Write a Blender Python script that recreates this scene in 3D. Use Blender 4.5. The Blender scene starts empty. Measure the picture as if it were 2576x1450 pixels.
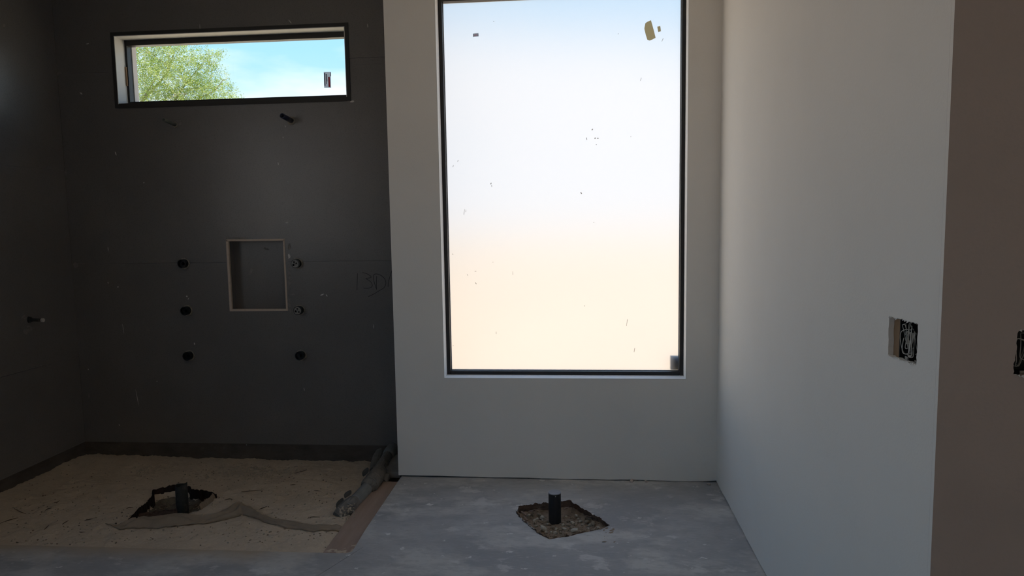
import bpy, bmesh, math, random
from mathutils import Vector, Matrix, noise

R = random.Random(11)
C = bpy.context.scene.collection
scene = bpy.context.scene

# ------------------------------------------------------------------ camera
F, CX, CY = 1790.0, 1288.0, 725.0            # focal length and centre in pixels of the 2576 x 1450 frame
EYE = Vector((0, 0, 1.5))
dF = Vector((162, -178, F)).normalized()      # world +Y, +X and -Z seen from the camera
dD = Vector((292, 18250, F)); dD = (dD - dF * dD.dot(dF)).normalized()
dR = dD.cross(dF).normalized()
cam_data = bpy.data.cameras.new('camera')
cam_data.sensor_width = 36.0
cam_data.lens = 36.0 * F / 2576.0
cam_data.clip_start = 0.02
cam_data.clip_end = 500
cam = bpy.data.objects.new('camera', cam_data)
C.objects.link(cam)
right = Vector((dR.x, dF.x, -dD.x)); down = Vector((dR.y, dF.y, -dD.y)); fwd = Vector((dR.z, dF.z, -dD.z))
M = Matrix.Identity(4)
for i in range(3):
    M[i][0], M[i][1], M[i][2], M[i][3] = right[i], -down[i], -fwd[i], EYE[i]
cam.matrix_world = M
scene.camera = cam

def ray(x, y):
    d = Vector((x - CX, y - CY, F))
    return Vector((dR.dot(d), dF.dot(d), -dD.dot(d)))
def onz(x, y, z=0.0):
    r = ray(x, y); return EYE + r * ((z - EYE.z) / r.z)
def ony(x, y, Y):
    r = ray(x, y); return EYE + r * (Y / r.y)
def onx(x, y, X):
    r = ray(x, y); return EYE + r * (X / r.x)

# ------------------------------------------------------------------ sky, sun, exposure
world = bpy.data.worlds.new('sky'); scene.world = world
world.use_nodes = True
wn, wl = world.node_tree.nodes, world.node_tree.links
wn.clear()
wo = wn.new('ShaderNodeOutputWorld'); bg = wn.new('ShaderNodeBackground')
tc = wn.new('ShaderNodeTexCoord'); sx = wn.new('ShaderNodeSeparateXYZ')
wl.new(tc.outputs['Generated'], sx.inputs[0])
ramp = wn.new('ShaderNodeValToRGB'); cr = ramp.color_ramp
cr.elements[0].position = 0.0; cr.elements[0].color = (0.80, 0.90, 1.0, 1)
cr.elements[1].position = 1.0; cr.elements[1].color = (0.16, 0.36, 0.85, 1)
e = cr.elements.new(0.22); e.color = (0.40, 0.72, 1.0, 1)
e = cr.elements.new(0.5); e.color = (0.28, 0.55, 0.98, 1)
wl.new(sx.outputs['Z'], ramp.inputs[0])
nz = wn.new('ShaderNodeTexNoise'); nz.inputs['Scale'].default_value = 3.2; nz.inputs['Detail'].default_value = 7
mp = wn.new('ShaderNodeMapping'); mp.inputs['Scale'].default_value = (1, 1, 3.2)
wl.new(tc.outputs['Generated'], mp.inputs[0]); wl.new(mp.outputs[0], nz.inputs['Vector'])
low = wn.new('ShaderNodeMapRange'); low.inputs['From Min'].default_value = 0.13; low.inputs['From Max'].default_value = 0.235
low.inputs['To Min'].default_value = 0.34; low.inputs['To Max'].default_value = -0.08
wl.new(sx.outputs['Z'], low.inputs['Value'])
add = wn.new('ShaderNodeMath'); add.operation = 'ADD'
wl.new(nz.outputs['Fac'], add.inputs[0]); wl.new(low.outputs[0], add.inputs[1])
cr2 = wn.new('ShaderNodeMapRange'); cr2.inputs['From Min'].default_value = 0.52; cr2.inputs['From Max'].default_value = 0.74
wl.new(add.outputs[0], cr2.inputs['Value'])
mx = wn.new('ShaderNodeMix'); mx.data_type = 'RGBA'
wl.new(cr2.outputs[0], mx.inputs[0]); wl.new(ramp.outputs[0], mx.inputs[6]); mx.inputs[7].default_value = (0.98, 1.0, 1.04, 1)
wl.new(mx.outputs[2], bg.inputs['Color']); bg.inputs['Strength'].default_value = 1.1
wl.new(bg.outputs[0], wo.inputs[0])

sun_data = bpy.data.lights.new('sun', 'SUN'); sun_data.energy = 10.0; sun_data.angle = 0.0093
sun_data.color = (1.0, 0.87, 0.66)
sun = bpy.data.objects.new('sun', sun_data); C.objects.link(sun)
sun.rotation_euler = Vector((-0.66, 0.03, -0.74)).to_track_quat('-Z', 'Y').to_euler()

vs = scene.view_settings
vs.view_transform = 'Standard'; vs.look = 'None'; vs.gamma = 1.0; vs.use_curve_mapping = False
vs.exposure = 0.24
cy = scene.cycles
cy.use_denoising = True
cy.max_bounces = 14; cy.diffuse_bounces = 7; cy.glossy_bounces = 5; cy.transmission_bounces = 10; cy.transparent_max_bounces = 8
cy.caustics_refractive = True; cy.caustics_reflective = True; cy.blur_glossy = 0.0
cy.sample_clamp_indirect = 12.0

# ------------------------------------------------------------------ materials
MATS = {}
def mat(name, base, rough=0.7, layers=(), bump=0.0, bscale=80.0, spec=0.4, metal=0.0, bump2=None):
    """Principled material; layers = (colour, scale, low, high, amount, stretch): patches of another colour where a noise is high."""
    m = bpy.data.materials.new(name); m.use_nodes = True
    n, l = m.node_tree.nodes, m.node_tree.links
    p = n['Principled BSDF']
    p.inputs['Roughness'].default_value = rough
    p.inputs['Specular IOR Level'].default_value = spec
    p.inputs['Metallic'].default_value = metal
    geo = n.new('ShaderNodeNewGeometry')
    rgb = n.new('ShaderNodeRGB'); rgb.outputs[0].default_value = (*base, 1)
    cur = rgb.outputs[0]
    for k, (col, scale, lo, hi, amt, st) in enumerate(layers):
        mpn = n.new('ShaderNodeMapping'); mpn.inputs['Scale'].default_value = st
        mpn.inputs['Location'].default_value = (k * 3.7, k * 1.9, k * 5.3)
        mpn.inputs['Rotation'].default_value = (0, 0, k * 0.4)
        l.new(geo.outputs['Position'], mpn.inputs[0])
        t = n.new('ShaderNodeTexNoise'); t.inputs['Scale'].default_value = scale; t.inputs['Detail'].default_value = 8
        t.inputs['Roughness'].default_value = 0.6
        l.new(mpn.outputs[0], t.inputs['Vector'])
        r = n.new('ShaderNodeMapRange'); r.inputs['From Min'].default_value = lo; r.inputs['From Max'].default_value = hi
        r.inputs['To Max'].default_value = amt
        l.new(t.outputs['Fac'], r.inputs['Value'])
        x = n.new('ShaderNodeMix'); x.data_type = 'RGBA'
        l.new(r.outputs[0], x.inputs[0]); l.new(cur, x.inputs[6]); x.inputs[7].default_value = (*col, 1)
        cur = x.outputs[2]
    l.new(cur, p.inputs['Base Color'])
    if bump:
        t = n.new('ShaderNodeTexNoise'); t.inputs['Scale'].default_value = bscale; t.inputs['Detail'].default_value = 5
        l.new(geo.outputs['Position'], t.inputs['Vector'])
        b = n.new('ShaderNodeBump'); b.inputs['Strength'].default_value = bump; b.inputs['Distance'].default_value = 0.004
        l.new(t.outputs['Fac'], b.inputs['Height']); l.new(b.outputs[0], p.inputs['Normal'])
    MATS[name] = m
    return m

U = (1, 1, 1)
mat('drywall', (0.86, 0.83, 0.785), 0.85, [((0.81, 0.78, 0.735), 2.2, 0.45, 0.75, 0.5, U), ((0.85, 0.83, 0.79), 30, 0.55, 0.8, 0.4, (1, 1, 0.3))], 0.10, 140, 0.25)
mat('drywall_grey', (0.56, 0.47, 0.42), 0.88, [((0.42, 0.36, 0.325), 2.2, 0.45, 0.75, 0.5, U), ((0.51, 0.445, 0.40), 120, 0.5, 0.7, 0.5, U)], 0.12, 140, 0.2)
mat('reveal_white', (0.80, 0.79, 0.77), 0.8, [], 0.1, 120, 0.3)
mat('backer_board', (0.172, 0.162, 0.156), 0.29, [((0.208, 0.196, 0.189), 1.6, 0.42, 0.70, 0.8, U), ((0.12, 0.114, 0.11), 160, 0.50, 0.70, 0.6, U),
     ((0.24, 0.23, 0.22), 4.5, 0.66, 0.82, 0.4, (1, 1, 0.5)), ((0.34, 0.32, 0.30), 26, 0.75, 0.80, 0.6, (1, 1, 0.35))], 0.10, 260, 0.5)
mat('board_edge', (0.042, 0.041, 0.040), 0.6, [], 0.15, 180)
cm = mat('concrete', (0.46, 0.455, 0.45), 0.66, [((0.355, 0.354, 0.357), 1.6, 0.43, 0.58, 0.9, (1, 1.4, 1)), ((0.60, 0.585, 0.555), 2.1, 0.49, 0.58, 0.85, (1, 1.7, 1)),
     ((0.34, 0.337, 0.335), 8, 0.50, 0.68, 0.6, (0.7, 1.5, 1)), ((0.68, 0.665, 0.64), 6.5, 0.60, 0.65, 0.65, (0.9, 1.3, 1)), ((0.34, 0.335, 0.33), 30, 0.52, 0.70, 0.55, (0.7, 1.5, 1)),
     ((0.64, 0.63, 0.61), 46, 0.56, 0.72, 0.45, (0.4, 2.2, 1)), ((0.78, 0.77, 0.74), 14, 0.66, 0.69, 0.9, (1, 1.4, 1)), ((0.82, 0.81, 0.79), 34, 0.715, 0.735, 0.9, U)], 0.12, 70, 0.5)
def sand_stain(m):
    # sand trodden out of the recess over the edge of the slab
    n, l = m.node_tree.nodes, m.node_tree.links; p = n['Principled BSDF']
    cur = p.inputs['Base Color'].links[0].from_socket
    g = n.new('ShaderNodeNewGeometry'); sp = n.new('ShaderNodeSeparateXYZ'); l.new(g.outputs['Position'], sp.inputs[0])
    t = n.new('ShaderNodeTexNoise'); t.inputs['Scale'].default_value = 7; t.inputs['Detail'].default_value = 8; l.new(g.outputs['Position'], t.inputs['Vector'])
    y = n.new('ShaderNodeMapRange'); y.inputs['From Min'].default_value = 2.84; y.inputs['From Max'].default_value = 3.03; l.new(sp.outputs['Y'], y.inputs['Value'])
    x = n.new('ShaderNodeMapRange'); x.inputs['From Min'].default_value = -1.0; x.inputs['From Max'].default_value = -1.5; l.new(sp.outputs['X'], x.inputs['Value'])
    a = n.new('ShaderNodeMath'); a.operation = 'MULTIPLY'; l.new(y.outputs[0], a.inputs[0]); l.new(x.outputs[0], a.inputs[1])
    b = n.new('ShaderNodeMath'); b.operation = 'MULTIPLY_ADD'; l.new(t.outputs['Fac'], b.inputs[0]); b.inputs[1].default_value = 1.6; b.inputs[2].default_value = -0.45
    c = n.new('ShaderNodeMath'); c.operation = 'MULTIPLY'; c.use_clamp = True; l.new(a.outputs[0], c.inputs[0])
    d = n.new('ShaderNodeMath'); d.operation = 'ADD'; l.new(b.outputs[0], d.inputs[0]); l.new(a.outputs[0], d.inputs[1]); l.new(d.outputs[0], c.inputs[1])
    k = n.new('ShaderNodeMix'); k.data_type = 'RGBA'; l.new(c.outputs[0], k.inputs[0]); l.new(cur, k.inputs[6]); k.inputs[7].default_value = (0.46, 0.37, 0.27, 1)
    l.new(k.outputs[2], p.inputs['Base Color'])
sand_stain(cm)
mat('sand', (0.62, 0.51, 0.385), 0.95, [((0.50, 0.41, 0.305), 6, 0.4, 0.7, 0.7, U), ((0.70, 0.59, 0.46), 60, 0.5, 0.75, 0.7, U), ((0.38, 0.305, 0.22), 35, 0.62, 0.72, 0.6, U)], 0.6, 160, 0.2)
mat('curb_concrete', (0.12, 0.105, 0.09), 0.9, [((0.075, 0.066, 0.056), 9, 0.4, 0.7, 0.8, (1, 1, 2)), ((0.18, 0.155, 0.125), 14, 0.6, 0.75, 0.6, U)], 0.4, 60, 0.2)
mat('form_board', (0.40, 0.295, 0.235), 0.9, [((0.33, 0.24, 0.19), 8, 0.4, 0.7, 0.7, (4, 0.5, 1)), ((0.34, 0.27, 0.21), 22, 0.55, 0.75, 0.6, (1, 0.5, 1))], 0.3, 90, 0.2)
mat('frame_black', (0.012, 0.012, 0.014), 0.5, [((0.03, 0.03, 0.033), 12, 0.6, 0.8, 0.5, U)], 0.0, 50, 0.5)
mat('white_stucco', (0.84, 0.80, 0.74), 0.9, [((0.78, 0.74, 0.68), 3, 0.45, 0.7, 0.6, U)], 0.2, 60, 0.2)
mat('stucco', (0.60, 0.56, 0.55), 0.9, [], 0.2, 120, 0.2)
mat('pipe_black', (0.022, 0.023, 0.025), 0.5, [((0.10, 0.095, 0.09), 40, 0.60, 0.78, 0.5, U)], 0.12, 120, 0.4)
mat('pipe_dusty', (0.045, 0.047, 0.044), 0.65, [((0.13, 0.12, 0.10), 30, 0.55, 0.75, 0.7, U)], 0.15, 120, 0.3)
mat('cap_grey', (0.36, 0.37, 0.40), 0.6, [((0.26, 0.27, 0.29), 30, 0.5, 0.7, 0.6, U)], 0.1, 100, 0.3)
mat('pipe_grey', (0.22, 0.225, 0.215), 0.6, [((0.15, 0.145, 0.13), 14, 0.45, 0.7, 0.7, U)], 0.2, 70, 0.3)
mat('wrap_grey', (0.20, 0.185, 0.165), 0.75, [((0.11, 0.10, 0.088), 22, 0.45, 0.68, 0.8, U), ((0.28, 0.25, 0.21), 30, 0.6, 0.75, 0.5, U)], 0.6, 45, 0.3)
mat('foam_block', (0.27, 0.26, 0.24), 0.8, [((0.20, 0.19, 0.175), 25, 0.5, 0.7, 0.6, U)], 0.2, 80, 0.3)
mat('dirt', (0.33, 0.255, 0.19), 0.95, [((0.19, 0.14, 0.10), 30, 0.42, 0.66, 0.8, U), ((0.36, 0.30, 0.23), 50, 0.58, 0.72, 0.7, U)], 0.8, 90, 0.15)
mat('pit_soil', (0.20, 0.175, 0.135), 0.95, [((0.11, 0.09, 0.07), 22, 0.42, 0.64, 0.9, U), ((0.30, 0.265, 0.20), 40, 0.56, 0.70, 0.7, U)], 0.8, 90, 0.15)
mat('cardboard_brown', (0.26, 0.185, 0.145), 0.85, [((0.10, 0.065, 0.05), 26, 0.45, 0.7, 0.8, (1, 1, 3)), ((0.46, 0.39, 0.32), 40, 0.58, 0.70, 0.8, (1, 1, 3))], 0.5, 80, 0.25)
mat('liner_dark', (0.055, 0.035, 0.028), 0.6, [((0.16, 0.115, 0.09), 30, 0.6, 0.74, 0.7, U)], 0.5, 70, 0.4)
mat('stone_pale', (0.52, 0.48, 0.40), 0.9, [((0.40, 0.36, 0.29), 50, 0.45, 0.7, 0.7, U)], 0.4, 120, 0.2)
mat('stone_tan', (0.36, 0.29, 0.215), 0.9, [((0.24, 0.185, 0.135), 60, 0.45, 0.7, 0.7, U)], 0.4, 120, 0.2)
mat('chip_pale', (0.50, 0.43, 0.33), 0.9, [], 0.2, 120, 0.2)
mat('twig', (0.17, 0.125, 0.088), 0.9, [((0.2, 0.15, 0.1), 60, 0.5, 0.7, 0.6, U)], 0.2, 120, 0.2)
mat('geotextile', (0.62, 0.515, 0.39), 0.8, [((0.48, 0.395, 0.295), 11, 0.45, 0.7, 0.7, U)], 0.25, 120, 0.3)
mat('niche_edge', (0.66, 0.54, 0.44), 0.8, [((0.50, 0.40, 0.32), 30, 0.5, 0.72, 0.6, U)], 0.2, 120, 0.3)
mat('plaster', (0.66, 0.64, 0.61), 0.9, [], 0.3, 120, 0.2)
mat('plaster_thin', (0.26, 0.245, 0.23), 0.8, [((0.17, 0.16, 0.152), 60, 0.45, 0.65, 0.9, U)], 0.2, 120, 0.3)
mat('marker_ink', (0.055, 0.053, 0.052), 0.7)
mat('valve_black', (0.008, 0.008, 0.009), 0.32, [], 0, 50, 0.5)
mat('valve_pale', (0.30, 0.29, 0.27), 0.55, [((0.16, 0.15, 0.14), 60, 0.45, 0.65, 0.7, U)], 0.2, 120, 0.4)
mat('hole_edge', (0.36, 0.33, 0.275), 0.9, [((0.17, 0.155, 0.13), 70, 0.45, 0.65, 0.7, U)], 0.4, 120, 0.2)
mat('stub_green', (0.16, 0.18, 0.165), 0.4, [((0.16, 0.15, 0.13), 50, 0.58, 0.75, 0.6, U)], 0.1, 120, 0.5)
mat('stub_blue', (0.018, 0.024, 0.055), 0.35, [], 0, 50, 0.5)
mat('bore_dark', (0.006, 0.006, 0.008), 0.6)
mat('stud_wood', (0.36, 0.24, 0.15), 0.8, [((0.26, 0.17, 0.10), 18, 0.45, 0.7, 0.7, (1, 1, 0.2))], 0.2, 90, 0.2)
mat('box_dark', (0.02, 0.02, 0.021), 0.5)
mat('wire_white', (0.52, 0.50, 0.46), 0.5)
mat('gypsum', (0.78, 0.77, 0.75), 0.9, [], 0.5, 200, 0.2)
mat('sticker_paper', (0.78, 0.80, 0.82), 0.7)
mat('print_red', (0.55, 0.02, 0.03), 0.6)
mat('print_grey', (0.10, 0.12, 0.16), 0.6)
mat('tape_tan', (0.42, 0.38, 0.26), 0.7, [((0.34, 0.31, 0.21), 40, 0.45, 0.7, 0.6, U)])
mat('speck', (0.08, 0.08, 0.08), 0.8)
mat('ground_tan', (0.47, 0.40, 0.315), 0.95, [((0.38, 0.31, 0.235), 0.9, 0.45, 0.7, 0.6, U), ((0.6, 0.5, 0.38), 9, 0.5, 0.7, 0.5, U)], 0, 50, 0.1)
mat('bark', (0.42, 0.37, 0.30), 0.9, [((0.18, 0.14, 0.10), 20, 0.45, 0.7, 0.7, U)], 0.4, 60, 0.2)
mat('roofing', (0.5, 0.46, 0.42), 0.9)

def translucent(name, diffuse, trans, fac):
    m = bpy.data.materials.new(name); m.use_nodes = True
    n, l = m.node_tree.nodes, m.node_tree.links
    n.clear()
    o = n.new('ShaderNodeOutputMaterial'); d = n.new('ShaderNodeBsdfDiffuse'); t = n.new('ShaderNodeBsdfTranslucent'); x = n.new('ShaderNodeMixShader')
    d.inputs[0].default_value = (*diffuse, 1); t.inputs[0].default_value = (*trans, 1); x.inputs[0].default_value = fac
    l.new(d.outputs[0], x.inputs[1]); l.new(t.outputs[0], x.inputs[2]); l.new(x.outputs[0], o.inputs[0])
    MATS[name] = m; return m
translucent('leaf_light', (0.34, 0.42, 0.13), (0.40, 0.50, 0.12), 0.45)
translucent('leaf_dark', (0.20, 0.29, 0.09), (0.26, 0.36, 0.08), 0.45)
translucent('leaf_pale', (0.52, 0.55, 0.28), (0.5, 0.56, 0.22), 0.4)
translucent('tape_tan', (0.50, 0.46, 0.34), (0.62, 0.57, 0.42), 0.8)
translucent('speck', (0.1, 0.1, 0.1), (0.3, 0.28, 0.26), 0.7)
translucent('sticker_paper', (0.74, 0.76, 0.78), (0.62, 0.66, 0.72), 0.75)

def glass(name, rough, col=(1, 1, 1)):
    m = bpy.data.materials.new(name); m.use_nodes = True
    n, l = m.node_tree.nodes, m.node_tree.links
    n.clear()
    o = n.new('ShaderNodeOutputMaterial'); g = n.new('ShaderNodeBsdfGlass')
    g.inputs['Color'].default_value = (*col, 1); g.inputs['Roughness'].default_value = rough; g.inputs['IOR'].default_value = 1.45
    l.new(g.outputs[0], o.inputs[0]); MATS[name] = m; return m
glass('clear_glass', 0.0, (0.97, 1.0, 0.99))
# acid-etched pane: the inner face scatters, the outer face is plain
m = bpy.data.materials.new('frosted_glass'); m.use_nodes = True; MATS['frosted_glass'] = m
n, l = m.node_tree.nodes, m.node_tree.links; n.clear()
o = n.new('ShaderNodeOutputMaterial'); t = n.new('ShaderNodeBsdfTranslucent'); r = n.new('ShaderNodeBsdfRefraction'); x = n.new('ShaderNodeMixShader')
t.inputs[0].default_value = (0.83, 0.83, 0.83, 1); r.inputs[0].default_value = (0.83, 0.83, 0.83, 1); r.inputs['Roughness'].default_value = 0.45; r.inputs['IOR'].default_value = 1.25
x.inputs[0].default_value = 0.66
l.new(t.outputs[0], x.inputs[1]); l.new(r.outputs[0], x.inputs[2]); l.new(x.outputs[0], o.inputs[0])
m = bpy.data.materials.new('plain_glass_face'); m.use_nodes = True; MATS['plain_glass_face'] = m
n, l = m.node_tree.nodes, m.node_tree.links; n.clear()
o = n.new('ShaderNodeOutputMaterial'); t = n.new('ShaderNodeBsdfTransparent'); r = n.new('ShaderNodeBsdfGlossy'); x = n.new('ShaderNodeMixShader')
r.inputs['Roughness'].default_value = 0.05; x.inputs[0].default_value = 0.04
l.new(t.outputs[0], x.inputs[1]); l.new(r.outputs[0], x.inputs[2]); l.new(x.outputs[0], o.inputs[0])

# ------------------------------------------------------------------ object helpers
def obj(name, bm, m, parent=None, smooth=False, kind=None, local=False):
    """Link a bmesh built in world coordinates as one mesh object (under a parent when given)."""
    me = bpy.data.meshes.new(name)
    if parent is not None and not local:
        bmesh.ops.translate(bm, verts=bm.verts, vec=-origin(parent))
    bm.to_mesh(me); bm.free()
    if smooth:
        for p in me.polygons: p.use_smooth = True
    me.materials.append(MATS[m])
    o = bpy.data.objects.new(name, me); C.objects.link(o)
    if parent is not None: o.parent = parent
    if kind: o['kind'] = kind
    return o
def origin(o):
    v = Vector((0, 0, 0))
    while o is not None:
        v += Vector(o.location); o = o.parent
    return v
def tag(o, label, cat, group=None, kind=None):
    o['label'] = label; o['category'] = cat
    if group: o['group'] = group
    if kind: o['kind'] = kind
    return o
def thing(name, label, cat, loc, group=None, kind=None):
    o = bpy.data.objects.new(name, None); C.objects.link(o)
    o.location = loc; o.empty_display_size = 0.05
    return tag(o, label, cat, group, kind)
def base(name, kind='structure', loc=(0, 0, 0)):
    o = bpy.data.objects.new(name, None); C.objects.link(o); o.location = loc; o['kind'] = kind
    return o
def box(bm, x0, x1, y0, y1, z0, z1):
    r = bmesh.ops.create_cube(bm, size=1.0)
    bmesh.ops.scale(bm, vec=(x1 - x0, y1 - y0, z1 - z0), verts=r['verts'])
    bmesh.ops.translate(bm, vec=((x0 + x1) / 2, (y0 + y1) / 2, (z0 + z1) / 2), verts=r['verts'])
    return r['verts']
def boxobj(name, ext, m, parent=None, bevel=0.0, kind=None):
    bm = bmesh.new(); box(bm, *ext)
    if bevel: bmesh.ops.bevel(bm, geom=bm.edges[:], offset=bevel, segments=2, affect='EDGES', profile=0.5)
    return obj(name, bm, m, parent, kind=kind)
def plate(name, outer, holes, mapf, tvec, m, parent=None, kind=None):
    """A flat sheet with holes, outlines in (u, v), given a thickness along tvec."""
    bm = bmesh.new(); ed = []
    for loop in [outer] + list(holes):
        vv = [bm.verts.new(mapf(u, v)) for u, v in loop]
        for i in range(len(vv)): ed.append(bm.edges.new((vv[i], vv[(i + 1) % len(vv)])))
    bmesh.ops.triangle_fill(bm, edges=ed, use_beauty=True)
    g = bmesh.ops.extrude_face_region(bm, geom=bm.faces[:])
    bmesh.ops.translate(bm, vec=tvec, verts=[v for v in g['geom'] if isinstance(v, bmesh.types.BMVert)])
    bmesh.ops.recalc_face_normals(bm, faces=bm.faces[:])
    return obj(name, bm, m, parent, kind=kind)
def rect(u0, u1, v0, v1): return [(u0, v0), (u1, v0), (u1, v1), (u0, v1)]
def jag(loop, step, amp, rnd):
    out = []
    for i in range(len(loop)):
        a, b = Vector(loop[i]), Vector(loop[(i + 1) % len(loop)])
        n = max(1, int((b - a).length / step)); d = (b - a)
        nrm = Vector((-d.y, d.x)).normalized() if d.length else Vector((0, 0))
        for k in range(n):
            p = a + d * ((k + (rnd.uniform(-.3, .3) if k else 0)) / n) + nrm * rnd.uniform(-amp, amp)
            out.append((p.x, p.y))
    return out
def tube(bm, pts, rad, segs=10, cap=True, wob=0.0, rnd=R):
    pts = [Vector(p) for p in pts]
    if not hasattr(rad, '__len__'): rad = [rad] * len(pts)
    rings = []; up = None
    for i, p in enumerate(pts):
        t = (pts[min(i + 1, len(pts) - 1)] - pts[max(i - 1, 0)]).normalized()
        if up is None:
            up = Vector((0, 0, 1)) if abs(t.z) < 0.9 else Vector((1, 0, 0))
        s = t.cross(up).normalized(); up = s.cross(t).normalized()
        rings.append([bm.verts.new(p + (s * math.cos(a) + up * math.sin(a)) * (rad[i] * (1 + rnd.uniform(-wob, wob))))
                      for a in [2 * math.pi * k / segs for k in range(segs)]])
    for a, b in zip(rings, rings[1:]):
        for k in range(segs): bm.faces.new((a[k], a[(k + 1) % segs], b[(k + 1) % segs], b[k]))
    if cap:
        bm.faces.new(list(reversed(rings[0]))); bm.faces.new(rings[-1])
def pipe(bm, a, b, r, t=0.004, segs=24, taper=1.0):
    """An open-ended pipe with a wall thickness from a to b."""
    a, b = Vector(a), Vector(b); ax = (b - a).normalized()
    s = ax.cross(Vector((0, 0, 1)) if abs(ax.z) < 0.9 else Vector((1, 0, 0))).normalized(); u = s.cross(ax)
    def ring(c, rr): return [bm.verts.new(c + (s * math.cos(2 * math.pi * k / segs) + u * math.sin(2 * math.pi * k / segs)) * rr) for k in range(segs)]
    rr = [ring(a, r), ring(b, r * taper), ring(b, r * taper - t), ring(a, r - t)]
    for q in range(4):
        A, B = rr[q], rr[(q + 1) % 4]
        for k in range(segs): bm.faces.new((A[k], A[(k + 1) % segs], B[(k + 1) % segs], B[k]))
    bmesh.ops.recalc_face_normals(bm, faces=bm.faces[:])
def disc(bm, c, ax, r, h, segs=20, r2=None):
    """A solid short cylinder from c along ax."""
    tube(bm, [Vector(c), Vector(c) + Vector(ax).normalized() * h], [r, r if r2 is None else r2], segs)
    bmesh.ops.recalc_face_normals(bm, faces=bm.faces[:])
def rock(bm, c, size, rnd, sub=2):
    r = bmesh.ops.create_icosphere(bm, subdivisions=sub, radius=1.0)
    off = Vector((rnd.uniform(0, 99), rnd.uniform(0, 99), rnd.uniform(0, 99)))
    rot = Matrix.Rotation(rnd.uniform(0, 6.3), 3, Vector((rnd.uniform(-.4, .4), rnd.uniform(-.4, .4), 1)).normalized())
    for v in r['verts']:
        d = v.co.copy(); k = 1 + 0.38 * noise.noise(d * 1.3 + off)
        q = Vector((d.x * size[0], d.y * size[1], d.z * size[2])) * k
        q = Vector((round(q.x / size[0] * 2.6) / 2.6 * size[0] * .55 + q.x * .45, q.y, q.z))
        v.co = Vector(c) + rot @ q
def shard(bm, c, l, w, h, yaw, rnd, tilt=0.2):
    vs = box(bm, -l / 2, l / 2, -w / 2, w / 2, 0, h)
    rot = Matrix.Rotation(yaw, 3, 'Z') @ Matrix.Rotation(rnd.uniform(-tilt, tilt), 3, 'Y') @ Matrix.Rotation(rnd.uniform(-tilt, tilt), 3, 'X')
    for v in vs:
        q = Vector((v.co.x * rnd.uniform(.6, 1), v.co.y * rnd.uniform(.5, 1), v.co.z))
        v.co = Vector(c) + rot @ q
def fbm(x, y, s, o=0.0): return noise.fractal(Vector((x * s, y * s, o)), 0.6, 2.1, 5)

# ------------------------------------------------------------------ measures of the room (metres)
XL, YB, YW, XR, YE = -3.311, 4.40, 3.97, 0.775, 1.583      # left wall, shower wall, window wall, right wall, its near end
XJ = -1.05                                                 # left end of the window wall = slab edge
H, XE, YN = 3.05, 4.0, -3.0                                # ceiling, far right wall, rear wall
YS = 3.01                                                  # near edge of the shower recess
W1 = (-2.91, -1.41, 2.266, 2.69)                           # clerestory window opening
W2 = (-0.765, 0.603, 0.590, 2.735)                         # frosted window opening
NI = (-2.245, -1.855, 0.928, 1.394)                        # niche

# ------------------------------------------------------------------ outside
ground = boxobj('ground', (-70, 70, -60, 90, -0.45, -0.25), 'ground_tan'); ground['kind'] = 'structure'
roof = boxobj('roof', (-3.75, 4.3, -3.3, 4.10, H + 0.02, H + 0.30), 'roofing'); roof['kind'] = 'structure'
shade_eave = boxobj('roof_shade_eave', (-3.75, -0.95, 4.10, 4.98, H + 0.02, H + 0.30), 'roofing'); shade_eave['kind'] = 'structure'  # overhang added out of view to keep sun off the clerestory
shade_roof = boxobj('added_shade_roof', (-3.75, 4.3, -7.5, -3.3, H - 0.1, H + 0.15), 'roofing'); shade_roof['kind'] = 'structure'  # unseen roof added to block sun from the rear doorway

bounce_wall = boxobj('added_bounce_wall', (-5.25, -5.0, 4.75, 16.0, -0.30, 2.20), 'white_stucco'); bounce_wall['kind'] = 'structure'  # unseen wall added to bounce sun through the frosted pane onto the right wall
bounce_coping = boxobj('bounce_coping', (-5.29, -4.96, 4.75, 16.0, 2.20, 2.26), 'white_stucco', bounce_wall)

# ------------------------------------------------------------------ shell: ceiling, outer walls, floor
ceil = boxobj('ceiling', (-3.5, 4.2, -3.2, 4.10, H, H + 0.02), 'drywall'); ceil['kind'] = 'structure'
ce2 = boxobj('ceiling', (-3.5, XJ + .16, 4.10, 4.58, H, H + 0.02), 'drywall'); ce2['kind'] = 'structure'

# floor slab with the shower recess cut out, the broken-out hole for the pipe and a saw cut
hole_px = [(1297, 1291), (1303, 1281), (1322, 1279), (1350, 1275), (1378, 1273), (1410, 1268), (1440, 1266), (1462, 1280), (1490, 1297), (1518, 1312), (1534, 1322),
           (1512, 1332), (1470, 1340), (1430, 1350), (1382, 1357), (1360, 1346), (1335, 1325), (1312, 1304)]
hole = [tuple(onz(x, y)[:2]) for x, y in hole_px]
hole_j = jag(hole, 0.02, 0.0035, random.Random(3))
ca, cb = onz(914, 1377), onz(798, 1450)
cd = (cb - ca).normalized(); cb = ca + cd * 1.6; cn = Vector((-cd.y, cd.x, 0)) * 0.0022
cut = [tuple((ca + cn * .4)[:2]), tuple((cb + cn)[:2]), tuple((cb - cn)[:2]), tuple((ca - cn * .4)[:2])]
slab = [(XL - .02, YN), (XE, YN), (XE, 4.105), (XJ + .015, 4.105), (XJ + .015, YS + .25), (XJ + .022, YS + .02), (XJ - .0, YS), (XL - .02, YS - .012)]
floor = plate('floor', slab, [hole_j, cut], lambda u, v: Vector((u, v, 0)), Vector((0, 0, -0.14)), 'concrete', None, 'structure')
bed = boxobj('floor_bed', (-3.6, 4.2, -3.2, 4.62, -0.28, -0.145), 'dirt'); bed['kind'] = 'structure'

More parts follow.
